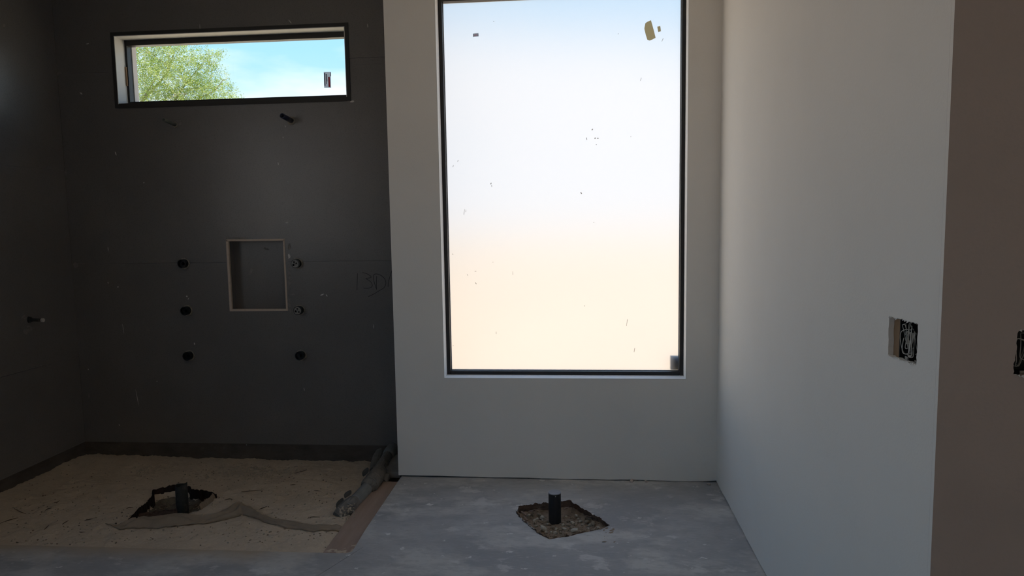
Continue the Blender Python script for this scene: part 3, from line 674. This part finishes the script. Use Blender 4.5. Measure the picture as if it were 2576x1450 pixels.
# dirt in the hole around the capped pipe
bm = bmesh.new()
hx = [p[0] for p in hole]; hy = [p[1] for p in hole]
n1 = 60
x0, x1, y0_, y1_ = min(hx) - .02, max(hx) + .02, min(hy) - .02, max(hy) + .02
def pit_z(x, y):
    d = edge_dist((x, y), hole) if inside((x, y), hole) else 0
    u = max(0, min(1, (x + .15) / .3)) * max(0, min(1, (3.48 - y) / .12))
    z = -.010 - min(.032, d * .7) * (1 - .8 * u) + .008 * u
    return z + .006 * fbm(x, y, 16, 3) + .004 * fbm(x, y, 45, 8)
g = [[bm.verts.new((x0 + (x1 - x0) * i / n1, y0_ + (y1_ - y0_) * j / n1, 0)) for i in range(n1 + 1)] for j in range(n1 + 1)]
for row in g:
    for v in row: v.co.z = pit_z(v.co.x, v.co.y)
for j in range(n1):
    for i in range(n1): bm.faces.new((g[j][i], g[j][i + 1], g[j + 1][i + 1], g[j + 1][i]))
tag(obj('pit_dirt', bm, 'dirt', None, smooth=True), 'loose brown dirt in the hole around the capped pipe', 'dirt', kind='stuff')

# stones in the hole
rk = random.Random(52)
def stone(px, py, w, m, label, grp=None, flat=.6, up=0.0, asp=.75):
    p = onz(px, py, -.03); z = pit_z(p.x, p.y); p = onz(px, py, z + up)
    bm = bmesh.new(); rock(bm, p, (w / 2, w / 2 * asp, w / 2 * flat), rk)
    o = obj('stone', bm, m); return tag(o, label, 'stone', grp)
stone(1368, 1331, .042, 'stone_pale', 'largest pale stone in the pit, in front of the capped pipe', None, .6, .012)
stone(1444, 1335, .048, 'stone_pale', 'flat pale stone slab at the front edge of the pit', None, .3, .010, .6)
stone(1364, 1303, .024, 'stone_pale', 'pale stone standing against the left side of the capped pipe', None, .9, .008)
stone(1450, 1298, .020, 'stone_pale', 'lone pale stone behind and right of the capped pipe', None, .7, .008)
stone(1505, 1328, .024, 'stone_pale', 'pale stone at the far right tip of the pit', None, .5, .006)
G = 'small stones in the pit around the capped pipe'
spots = [(1346, 1310), (1353, 1306), (1358, 1313), (1372, 1314), (1376, 1320), (1383, 1322), (1348, 1316), (1366, 1310), (1381, 1312), (1390, 1330), (1400, 1333), (1410, 1334), (1420, 1330), (1430, 1322), (1440, 1318), (1448, 1322),
         (1425, 1338), (1412, 1341), (1398, 1342), (1388, 1340), (1462, 1312), (1470, 1309), (1478, 1313), (1455, 1306), (1440, 1304), (1466, 1322), (1485, 1322), (1492, 1318), (1480, 1330), (1460, 1330), (1335, 1302), (1328, 1296),
         (1342, 1298), (1350, 1322), (1432, 1312), (1424, 1302), (1375, 1340), (1395, 1349), (1420, 1346), (1355, 1294), (1450, 1314), (1418, 1321), (1436, 1330)]
for k, (px, py) in enumerate(spots):
    stone(px + rk.uniform(-2, 2), py + rk.uniform(-1.5, 1.5), rk.uniform(.014, .027), 'stone_pale' if rk.random() < .5 else 'stone_tan', 'small stone lying loose in the pit around the capped pipe', G, rk.uniform(.5, .9), .004)
bm = bmesh.new()
for k in range(420):
    px, py = rk.uniform(1310, 1525), rk.uniform(1280, 1354); p = onz(px, py, -.02)
    if inside(p, hole): p = Vector((p.x, p.y, pit_z(p.x, p.y) + .001)); shard(bm, p, rk.uniform(.003, .009), rk.uniform(.003, .006), rk.uniform(.002, .004), rk.uniform(0, 6), rk, .5)
tag(obj('gravel_crumbs', bm, 'stone_tan'), 'fine crumbs scattered between the stones of the pit', 'gravel', kind='stuff')

# drain pipes
P0 = onz(1396, 1316, -.045)
def height_at(P, px, py):
    r = ray(px, py); return EYE.z + r.z * (P.y / r.y)
zt_ = height_at(P0, 1395, 1240)
t = thing('drain_pipe', 'black plastic drain pipe with a grey cap standing in the broken slab hole', 'pipe', P0)
bm = bmesh.new(); pipe(bm, P0 - Vector((0, 0, .05)), Vector((P0.x, P0.y, zt_ - .001)), .0318, .004, 28); obj('tube', bm, 'pipe_black', t, smooth=False)
bm = bmesh.new(); disc(bm, Vector((P0.x, P0.y, zt_ - .0008)), Vector((0, 0, 1)), .0326, .004, 28, .0316); obj('cap', bm, 'cap_grey', t)
pw = ony(1397.5, 1250, P0.y - .0317)
bm = bmesh.new(); pipe(bm, pw + Vector((0, .002, 0)), pw - Vector((0, .0014, 0)), .0022, .0010, 12); obj('vent_ring', bm, 'plaster', t)
P1 = onz(459, 1276, -.06); z1_ = height_at(P1, 459, 1222)
t = thing('drain_pipe', 'open dusty black drain pipe standing in the sandy shower pit', 'pipe', P1)
bm = bmesh.new(); pipe(bm, P1 - Vector((0, 0, .045)), Vector((P1.x, P1.y, z1_)), .0315, .003, 28)
for v in bm.verts:
    if v.co.z > z1_ - .01: v.co.z += (v.co.x - P1.x) * .22 + (abs(v.co.x - P1.x) ** 1.5) * 2.0
obj('tube', bm, 'pipe_dusty', t)
bm = bmesh.new(); disc(bm, Vector((P1.x, P1.y, z1_ - .022)), Vector((0, 0, 1)), .0282, .003, 24); obj('plug', bm, 'wrap_grey', t)

# plastic ground sheet crumpled in front of the pit
front = [(265, 1322), (285, 1328), (302, 1332), (345, 1330), (392, 1329), (440, 1327), (490, 1321), (540, 1312), (590, 1299), (608, 1290), (640, 1300), (672, 1314), (715, 1326), (790, 1336), (840, 1334), (884, 1332)]
backe = [(268, 1319), (300, 1322), (322, 1313), (345, 1299), (392, 1294), (440, 1291), (490, 1291), (530, 1294), (565, 1276), (598, 1258), (626, 1266), (656, 1290), (712, 1303), (790, 1318), (840, 1317), (884, 1317)]
hts = [.003, .005, .012, .019, .022, .022, .022, .022, .026, .034, .026, .016, .012, .012, .010, .005]
bm = bmesh.new(); NT, rows = 12, []
def lerp_list(L_, s_):
    i = min(int(s_), len(L_) - 2); f_ = s_ - i
    a, b = L_[i], L_[i + 1]
    return (a[0] + (b[0] - a[0]) * f_, a[1] + (b[1] - a[1]) * f_) if isinstance(a, tuple) else a + (b - a) * f_
NS = 120
for i in range(NS + 1):
    s_ = i / NS * (len(front) - 1)
    A, B, h_ = lerp_list(front, s_), lerp_list(backe, s_), lerp_list(hts, s_)
    a, b = onz(*A, -.018), onz(*B, -.012 - .0)
    row = []
    for k in range(NT + 1):
        v_ = k / NT; p = a.lerp(b, v_); bz = sand_z(p.x, p.y)
        if inside(p[:2], pit): bz = -.03
        fold = .5 + .5 * math.sin(s_ * 1.9 + v_ * 5.0 + 2 * noise.noise(Vector((p.x * 6, p.y * 6, 1))))
        ridge = abs(math.sin(math.pi * (v_ * 2.2 + .35 * math.sin(s_ * 1.1) + .25 * noise.noise(Vector((s_ * .9, 0, 3))))))
        z = bz + .003 + h_ * (math.sin(math.pi * min(1, v_ * 1.05)) ** .6) * (.15 + .35 * fold + .75 * ridge) + .004 * noise.noise(Vector((p.x * 13, p.y * 13, 8))) + .003 * noise.noise(Vector((p.x * 30, p.y * 30, 4)))
        row.append(bm.verts.new((p.x, p.y, z)))
    rows.append(row)
for A, B in zip(rows, rows[1:]):
    for k in range(NT): bm.faces.new((A[k], B[k], B[k + 1], A[k + 1]))
bmesh.ops.solidify(bm, geom=bm.faces[:], thickness=.001)
tag(obj('ground_sheet', bm, 'geotextile', None, smooth=True), 'crumpled tan ground sheet lying half buried in front of the shower pit', 'sheet')

# ------------------------------------------------------------------ wrapped pipe bundle in the corner
t = thing('pipe_bundle', 'dusty grey pipe with wrapped joints lying towards the shower corner', 'pipe', onz(910, 1245, -.05))
def at(px, py, z): return onz(px, py, z)
main = [at(872, 1282, -.012), at(905, 1249, -.006), at(938, 1212, .000)]
bm = bmesh.new(); tube(bm, main, .034, 18); obj('straight_pipe', bm, 'pipe_grey', t, smooth=False)
# loose wrapped end
bm = bmesh.new(); tube(bm, [at(848, 1302, -.035), at(860, 1292, -.025), at(874, 1279, -.014), at(886, 1268, -.010), at(890, 1264, -.009)], [.030, .041, .043, .040, .036], 16, True, .10); obj('wrapped_end', bm, 'wrap_grey', t)
bm = bmesh.new()
for k in range(70):
    p = at(rk.uniform(852, 892), rk.uniform(1262, 1296), .025); shard(bm, p + Vector((0, 0, rk.uniform(-.03, .0))), rk.uniform(.006, .016), .005, .004, rk.uniform(0, 6), rk, .8)
obj('mortar_crumbs', bm, 'chip_pale', t, kind='stuff')
# coupling and tape rings
bm = bmesh.new(); tube(bm, [at(924, 1228, -.004), at(927, 1225, .0), at(945, 1203, .004), at(953, 1193, .006), at(957, 1188, .006)], [.040, .047, .048, .046, .040], 18, True, .03); obj('coupling', bm, 'wrap_grey', t)
for k, (px, py, r_) in enumerate([(929, 1222, .050), (938, 1211, .051), (946, 1201, .0505), (954, 1191, .048)]):
    c0, c1 = at(px, py, .003), at(px + 2.5, py - 3, .0035)
    bm = bmesh.new(); tube(bm, [c0, c0.lerp(c1, .5), c1], [r_ * .95, r_, r_ * .95], 18, True, .02); obj('tape_ring', bm, 'wrap_grey', t)
bm = bmesh.new(); tube(bm, [at(952, 1196, -.004), at(968, 1204, -.016), at(962, 1214, -.030)], [.038, .036, .030], 14, True, .03); obj('branch_socket', bm, 'wrap_grey', t)
bm = bmesh.new(); tube(bm, [at(950, 1194, .006), at(957, 1178, .010), at(969, 1158, .016), at(979, 1143, .020)], [.038, .034, .033, .034], 16, True, .05); obj('wrapped_pipe', bm, 'wrap_grey', t)
bm = bmesh.new(); tube(bm, [at(960, 1174, .010), at(962, 1171, .011), at(964, 1168, .012)], [.036, .039, .036], 16, True, .03); obj('tape_ring', bm, 'wrap_grey', t)
bm = bmesh.new(); tube(bm, [at(975, 1149, .018), at(981, 1140, .022), at(987, 1132, .026), at(990, 1128, .024)], [.036, .042, .041, .034], 16, True, .02); obj('elbow', bm, 'pipe_grey', t, smooth=True)
bm = bmesh.new(); tube(bm, [at(941, 1187, -.020), at(945, 1172, -.004), at(951, 1152, .010), at(957, 1139, .018)], [.030, .033, .034, .030], 14, True, .06); obj('side_branch', bm, 'wrap_grey', t)
bm = bmesh.new(); tube(bm, [at(957, 1133, .034), at(967, 1146, .026), at(966, 1158, .020), at(960, 1168, .014)], .007, 8, True, .1); obj('strap', bm, 'wrap_grey', t)
bm = bmesh.new(); tube(bm, [at(978, 1130, .034), at(970, 1140, .028), at(967, 1150, .022)], .006, 8, True, .1); obj('strap', bm, 'wrap_grey', t)
for (px, py, l_, tilt) in [(848, 1274, .055, .9), (868, 1246, .055, .6), (914, 1192, .05, .9)]:
    p = at(px, py + 8, -.03); bm = bmesh.new(); rows = []
    for i in range(7):
        f_ = i / 6; w_ = .020 * math.sin(math.pi * (.08 + .88 * f_)); c_ = p + Vector((l_ * f_ * .45, l_ * f_ * .5, l_ * f_ * tilt))
        rows.append([bm.verts.new(c_ + Vector((-w_, .3 * w_, .004))), bm.verts.new(c_), bm.verts.new(c_ + Vector((w_, -.3 * w_, .004)))])
    for A, B in zip(rows, rows[1:]):
        for k in range(2): bm.faces.new((A[k], B[k], B[k + 1], A[k + 1]))
    bmesh.ops.solidify(bm, geom=bm.faces[:], thickness=.0012)
    obj('dry_leaf_flap', bm, 'wrap_grey', t)
p0, p1 = ony(957, 1187, 4.02), ony(985, 1203, 4.02)
bm = bmesh.new(); box(bm, p0.x, XJ - .002, 4.02, 4.33, p1.z, p0.z)
bmesh.ops.bevel(bm, geom=bm.edges[:], offset=.002, segments=2, affect='EDGES')
tag(obj('lumber_offcut', bm, 'foam_block'), 'pale grey square-cut block lying beside the wrapped pipe by the white wall', 'block')

# debris on the sand
rd = random.Random(61)
def chips(name, label, n, region, m, sz):
    bm = bmesh.new()
    for k in range(n):
        px, py = region(rd); p = onz(px, py, -.05); p = onz(px, py, sand_z(p.x, p.y)); p.z = sand_z(p.x, p.y) - .0005
        if p.x > XJ - .02 or p.x < XL + .025 or p.y > YB - .02 or inside(p[:2], pit): continue
        shard(bm, p, rd.uniform(*sz), rd.uniform(.003, .008), rd.uniform(.002, .006), rd.uniform(0, 6.3), rd, .5)
    tag(obj(name, bm, m), label, 'debris', kind='stuff')
chips('wood_chips', 'band of pale wood chips scattered across the back of the sand', 420, lambda r: (r.gauss(630, 60), r.gauss(1190, 9)), 'chip_pale', (.006, .020))
chips('clay_crumbs', 'small patch of pale crumbs at the rear of the sand', 90, lambda r: (r.gauss(372, 22), r.gauss(1183, 6)), 'chip_pale', (.005, .016))
chips('mortar_rubble', 'crumbled mortar lying between the wrapped pipe and the form board', 320, lambda r: (lambda f_: (870 + 80 * f_ + r.gauss(22, 9), 1296 - 86 * f_ + r.gauss(8, 5)))(r.random()), 'stone_tan', (.005, .018))
chips('sand_crumbs', 'dark crumbs sprinkled over the whole sand bed', 230, lambda r: (r.uniform(20, 880), r.uniform(1165, 1375)), 'dirt', (.003, .011))
chips('sand_grit', 'pale grit sprinkled over the whole sand bed', 500, lambda r: (r.uniform(20, 880), r.uniform(1165, 1375)), 'chip_pale', (.003, .010))
slivers = [((0, 1323), (46, 1307)), ((36, 1284), (66, 1297)), ((114, 1284), (130, 1281)), ((213, 1314), (234, 1309)), ((157, 1325), (173, 1319)), ((112, 1341), (124, 1333)), ((200, 1348), (215, 1347)), ((607, 1237), (660, 1230)),
           ((565, 1258), (585, 1255)), ((136, 1268), (150, 1262)), ((318, 1281), (335, 1278)), ((730, 1216), (743, 1213)), ((790, 1230), (806, 1231)), ((652, 1278), (672, 1272)), ((775, 1300), (805, 1303)), ((740, 1184), (772, 1176))]
for k, (a, b) in enumerate(slivers):
    pa, pb = onz(*a, -.03), onz(*b, -.03)
    pa.z = sand_z(pa.x, pa.y) + .003; pb.z = sand_z(pb.x, pb.y) + .004; pm = pa.lerp(pb, .5) + Vector((rd.uniform(-.004, .004), rd.uniform(-.004, .004), 0)); pm.z = sand_z(pm.x, pm.y) + .004
    bm = bmesh.new(); tube(bm, [pa, pm, pb], [.0012, .0024, .0008], 6)
    o = obj('wood_sliver', bm, 'twig')
    if k == 1: tag(o, 'thick bent wood sliver on the sand near the left wall', 'twig')
    elif k == 0: tag(o, 'longest dark sliver on the sand, at the left edge of the photo', 'twig')
    elif k == 7: tag(o, 'long thin sliver on the sand between the open drain pipe and the wrapped pipe', 'twig')
    else: tag(o, 'short dark wood sliver lying loose on the sand', 'twig', 'short slivers on the sand')

bm = bmesh.new(); n2 = 44
xa, xb = min(p[0] for p in pit) - .004, max(p[0] for p in pit) + .004; ya, yb = min(p[1] for p in pit) - .004, max(p[1] for p in pit) + .004
gp = {}
for j in range(n2):
    for i in range(n2):
        q = [(xa + (xb - xa) * (i + a_) / n2, ya + (yb - ya) * (j + b_) / n2) for a_, b_ in ((0, 0), (1, 0), (1, 1), (0, 1))]
        if not inside((sum(c_[0] for c_ in q) / 4, sum(c_[1] for c_ in q) / 4), pit): continue
        ids = []
        for (a_, b_), c_ in zip(((i, j), (i + 1, j), (i + 1, j + 1), (i, j + 1)), q):
            if (a_, b_) not in gp: gp[(a_, b_)] = bm.verts.new((c_[0], c_[1], min(sand_z(*c_) + .004, -.068) + .005 * fbm(c_[0], c_[1], 24, 6)))
            ids.append(gp[(a_, b_)])
        bm.faces.new(ids)
tag(obj('pit_soil', bm, 'pit_soil', None, smooth=True), 'grey-brown soil at the bottom of the open shower drain pit', 'soil', kind='stuff')
bm = bmesh.new()
for k in range(190):
    px, py = rd.uniform(340, 535), rd.uniform(1240, 1296); p = onz(px, py, -.08)
    if not inside(p[:2], pit): continue
    p.z = sand_z(p.x, p.y) - .001; shard(bm, p, rd.uniform(.006, .020), rd.uniform(.005, .012), rd.uniform(.003, .009), rd.uniform(0, 6.3), rd, .6)
tag(obj('pit_rubble', bm, 'stone_tan'), 'broken rubble in the pit around the open shower drain pipe', 'debris', kind='stuff')

# plaster crumbs along the foot of the window wall
for k, (px, py, w_, lb) in enumerate([(1588, 1208, .030, 'larger plaster crumb at the foot of the white window wall'), (1625, 1211, .020, 'smaller plaster crumb just right of the larger one at the wall foot'),
                                      (1783, 1218, .022, 'plaster crumb on the floor in the corner of the two white walls')]):
    p = onz(px, py, .006); p.y = min(p.y, YW - w_ * .55)
    bm = bmesh.new(); rock(bm, Vector((p.x, p.y, w_ * .22)), (w_ / 2, w_ / 3, w_ / 3.2), rk); tag(obj('plaster_crumb', bm, 'drywall_grey'), lb, 'crumb')

# ------------------------------------------------------------------ electrical boxes
def loopwire(bm, c, ru, rv, mapf, rnd, r=.0012, turns=1.0):
    pts = []; ph = rnd.uniform(0, 6.3); n = 44
    for k in range(int(n * turns) + 1):
        t_ = 2 * math.pi * k / n + ph
        pts.append(mapf(c[0] + ru * math.cos(t_) + .004 * math.sin(2.3 * t_ + ph), c[1] + rv * math.sin(t_) + .003 * math.sin(3.1 * t_), c[2] + .007 * math.sin(t_ * .8 + ph)))
    tube(bm, pts, r, 6)
rw = random.Random(71)
def elec(label, mapf, u0, u1, v0, v1, stud_side, cen):
    t = thing('electrical_box', label, 'electrical box', cen)
    d0, d1 = .0135, .072
    def bx(name, a, m, bev=0):
        bm = bmesh.new(); vs = box(bm, *a)
        for v in vs: v.co = mapf(v.co.x, v.co.y, v.co.z)
        bmesh.ops.recalc_face_normals(bm, faces=bm.faces[:]); return obj(name, bm, m, t)
    # (u, v, depth)
    bx('box_back', (u0, u1, v0, v1, d1, d1 + .003), 'box_dark')
    bx('box_side', (u0, u0 + .003, v0, v1, d0, d1), 'box_dark'); bx('box_side', (u1 - .003, u1, v0, v1, d0, d1), 'box_dark')
    bx('box_side', (u0 + .003, u1 - .003, v0, v0 + .003, d0, d1), 'box_dark'); bx('box_side', (u0 + .003, u1 - .003, v1 - .003, v1, d0, d1), 'box_dark')
    if stud_side: bx('stud', (u1 + .001, u1 + .040, v0 - .25, v1 + .25, d0, .10), 'stud_wood')
    for uu in (u0 + .3 * (u1 - u0), u0 + .7 * (u1 - u0)):
        bx('screw_tab', (uu - .007, uu + .007, v0 + .003, v0 + .012, d0 + .001, d0 + .004), 'valve_pale'); bx('screw_tab', (uu - .007, uu + .007, v1 - .012, v1 - .003, d0 + .001, d0 + .004), 'box_dark')
    cu, cv = (u0 + u1) / 2, (v0 + v1) / 2; su, sv = (u1 - u0) / 2, (v1 - v0) / 2
    for k in range(11):
        bm = bmesh.new()
        uo = (cu + .012 + rw.uniform(-.35, .45) * su) if stud_side else (cu + rw.uniform(-.55, .3) * su)
        loopwire(bm, (uo, cv + rw.uniform(-.25, .2) * sv, rw.uniform(.010, .020) if stud_side else rw.uniform(.018, .04)), su * rw.uniform(.15, .38), sv * rw.uniform(.45, .72), mapf, rw, rw.uniform(.0007, .0011), rw.uniform(.7, 1.1))
        obj('wire', bm, 'wire_white', t, smooth=True)
    bm = bmesh.new(); vs = box(bm, -.032, .032, -.0055, .0055, -.0012, .0012)
    for v in vs:
        an = -.95 if stud_side else 1.1
        u_, v_ = v.co.x * math.cos(an) - v.co.y * math.sin(an), v.co.x * math.sin(an) + v.co.y * math.cos(an)
        v.co = mapf(cu + u_ * .8 + .15 * su, cv + v_ * .8, (.020 if stud_side else .030) + v.co.z)
    bmesh.ops.recalc_face_normals(bm, faces=bm.faces[:]); obj('cable_sheath', bm, 'wire_white', t)
    return t
elec('open wall box full of loose white wires in the bright right wall', lambda u, v, d: Vector((XR + d, u, v)), 1.683, 1.806, 1.141, 1.250, True, (XR + .02, 1.76, 1.195))
elec('open wall box of wires cut off by the frame edge, in the dim wall', lambda u, v, d: Vector((u, YE + d, v)), .921, 1.036, 1.144, 1.252, False, (.98, YE + .02, 1.195))
# torn paper along the cut edges
def torn(par, loop, mapf):
    bm = bmesh.new(); rt = random.Random(9)
    for i in range(len(loop)):
        u, v = loop[i]; u2, v2 = loop[(i + 1) % len(loop)]
        if abs(v2 - v) > abs(u2 - u) * 2: continue
        a = mapf(u, v, -.0006); b = mapf(u2, v2, -.0006); c = mapf((u + u2) / 2, (v + v2) / 2 + rt.uniform(-.004, .003), -.004)
        d_ = mapf((u + u2) / 2, (v + v2) / 2 + rt.uniform(.001, .003), -.0006)
        va = [bm.verts.new(x) for x in (a, b, c, d_)]
        bm.faces.new((va[0], va[1], va[2])); bm.faces.new((va[0], va[3], va[1])); bm.faces.new((va[0], va[2], va[3]))
    obj('torn_paper', bm, 'gypsum', par, kind='stuff')
torn(wall_r, HR, lambda u, v, d: Vector((XR + d, u, v)))
torn(wall_e, HE, lambda u, v, d: Vector((u, YE + d, v)))

# ------------------------------------------------------------------ tree beyond the clerestory
rt = random.Random(83)
YT = 12.0
tree = thing('tree', 'leafy light green tree outside the clerestory window', 'tree', (-8.6, YT + .6, -.25))
bm = bmesh.new()
tube(bm, [(-8.6, YT + .6, -.25), (-8.5, YT + .6, .8), (-8.7, YT + .5, 1.7), (-8.4, YT + .4, 2.4)], [.20, .17, .15, .12], 12, True, .06); obj('trunk', bm, 'bark', tree)
P = lambda px, py, dy=0: ony(px, py, YT + dy)
blobs = []
for (px, py, dy, r_) in [(345, 150, .2, .55), (350, 225, -.2, .6), (400, 140, .3, .52), (410, 210, 0, .6), (450, 150, .1, .42), (462, 225, -.1, .55), (500, 190, .2, .42), (530, 150, -.1, .22), (525, 215, 0, .36), (555, 240, .1, .30), (545, 135, 0, .14),
                         (585, 250, 0, .20), (505, 150, 0, .26), (430, 112, .2, .30), (480, 260, .1, .5), (370, 100, .3, .4), (300, 120, .2, .7), (260, 180, .2, .8), (300, 260, 0, .8), (400, 280, .1, .7), (220, 100, .2, .7), (200, 240, .3, .8), (560, 280, .1, .45), (480, 320, .2, .7), (330, 340, .2, .8)]:
    blobs.append((P(px, py, dy), r_))
hub = Vector((-8.4, YT + .4, 2.4))
for k, (px, py, dy) in enumerate([(400, 185, -.1), (470, 235, -.2), (330, 140, .1), (545, 225, 0), (260, 220, .3), (505, 165, .1), (440, 130, .2), (580, 256, 0)]):
    tip = P(px, py, dy); mid = hub.lerp(tip, .5) + Vector((rt.uniform(-.2, .2), rt.uniform(-.2, .2), .12))
    m2 = hub.lerp(tip, .78) + Vector((rt.uniform(-.12, .12), rt.uniform(-.1, .1), rt.uniform(-.05, .15)))
    bm = bmesh.new(); tube(bm, [hub, mid, m2, tip], [.045, .026, .015, .005], 8, True, .05)
    for q in range(5):
        s0 = mid.lerp(m2, rt.random()) if q < 3 else m2.lerp(tip, rt.random()); dv = Vector((rt.uniform(-.5, .7), rt.uniform(-.4, .3), rt.uniform(-.35, .4)))
        tube(bm, [s0, s0 + dv * .5 + Vector((0, 0, .05)), s0 + dv], [.008, .005, .002], 6, True, .05)
    obj('branch', bm, 'bark', tree)
for name, mname, share in [('foliage', 'leaf_light', .5), ('foliage', 'leaf_dark', .3), ('foliage', 'leaf_pale', .2)]:
    verts, faces = [], []
    for (c, r_) in blobs:
        big = r_ > .65
        n = int((17000 if not big else 6000) * r_ * r_ * share)
        nt = max(4, int(n / 14))
        for q in range(nt):
            d = Vector((rt.gauss(0, 1), rt.gauss(0, 1), rt.gauss(0, 1))).normalized() * r_ * rt.uniform(.15, 1.05) ** .6
            d.z *= .8
            o = c + d; sp = Vector((d.x * .6 + rt.uniform(-.3, .3), rt.uniform(-.4, .4), rt.uniform(-.35, .2))).normalized() * rt.uniform(.10, .20)
            for j in range(14):
                p = o + sp * (j / 14) + Vector((rt.uniform(-1, 1), rt.uniform(-1, 1), rt.uniform(-1, 1))) * .026
                ax = Vector((rt.gauss(0, 1), rt.gauss(0, 1), rt.gauss(0, .7))).normalized(); sd = ax.cross(Vector((rt.gauss(0, 1), rt.gauss(0, 1), rt.gauss(0, 1)))).normalized()
                L_, w_ = rt.uniform(.016, .030), rt.uniform(.0045, .0075)
                i0 = len(verts); verts += [p, p + ax * L_ * .5 + sd * w_, p + ax * L_, p + ax * L_ * .5 - sd * w_]; faces.append((i0, i0 + 1, i0 + 2, i0 + 3))
    me = bpy.data.meshes.new(name); me.from_pydata([v - origin(tree) for v in verts], [], faces); me.materials.append(MATS[mname])
    o = bpy.data.objects.new(name, me); C.objects.link(o); o.parent = tree; o['kind'] = 'stuff'
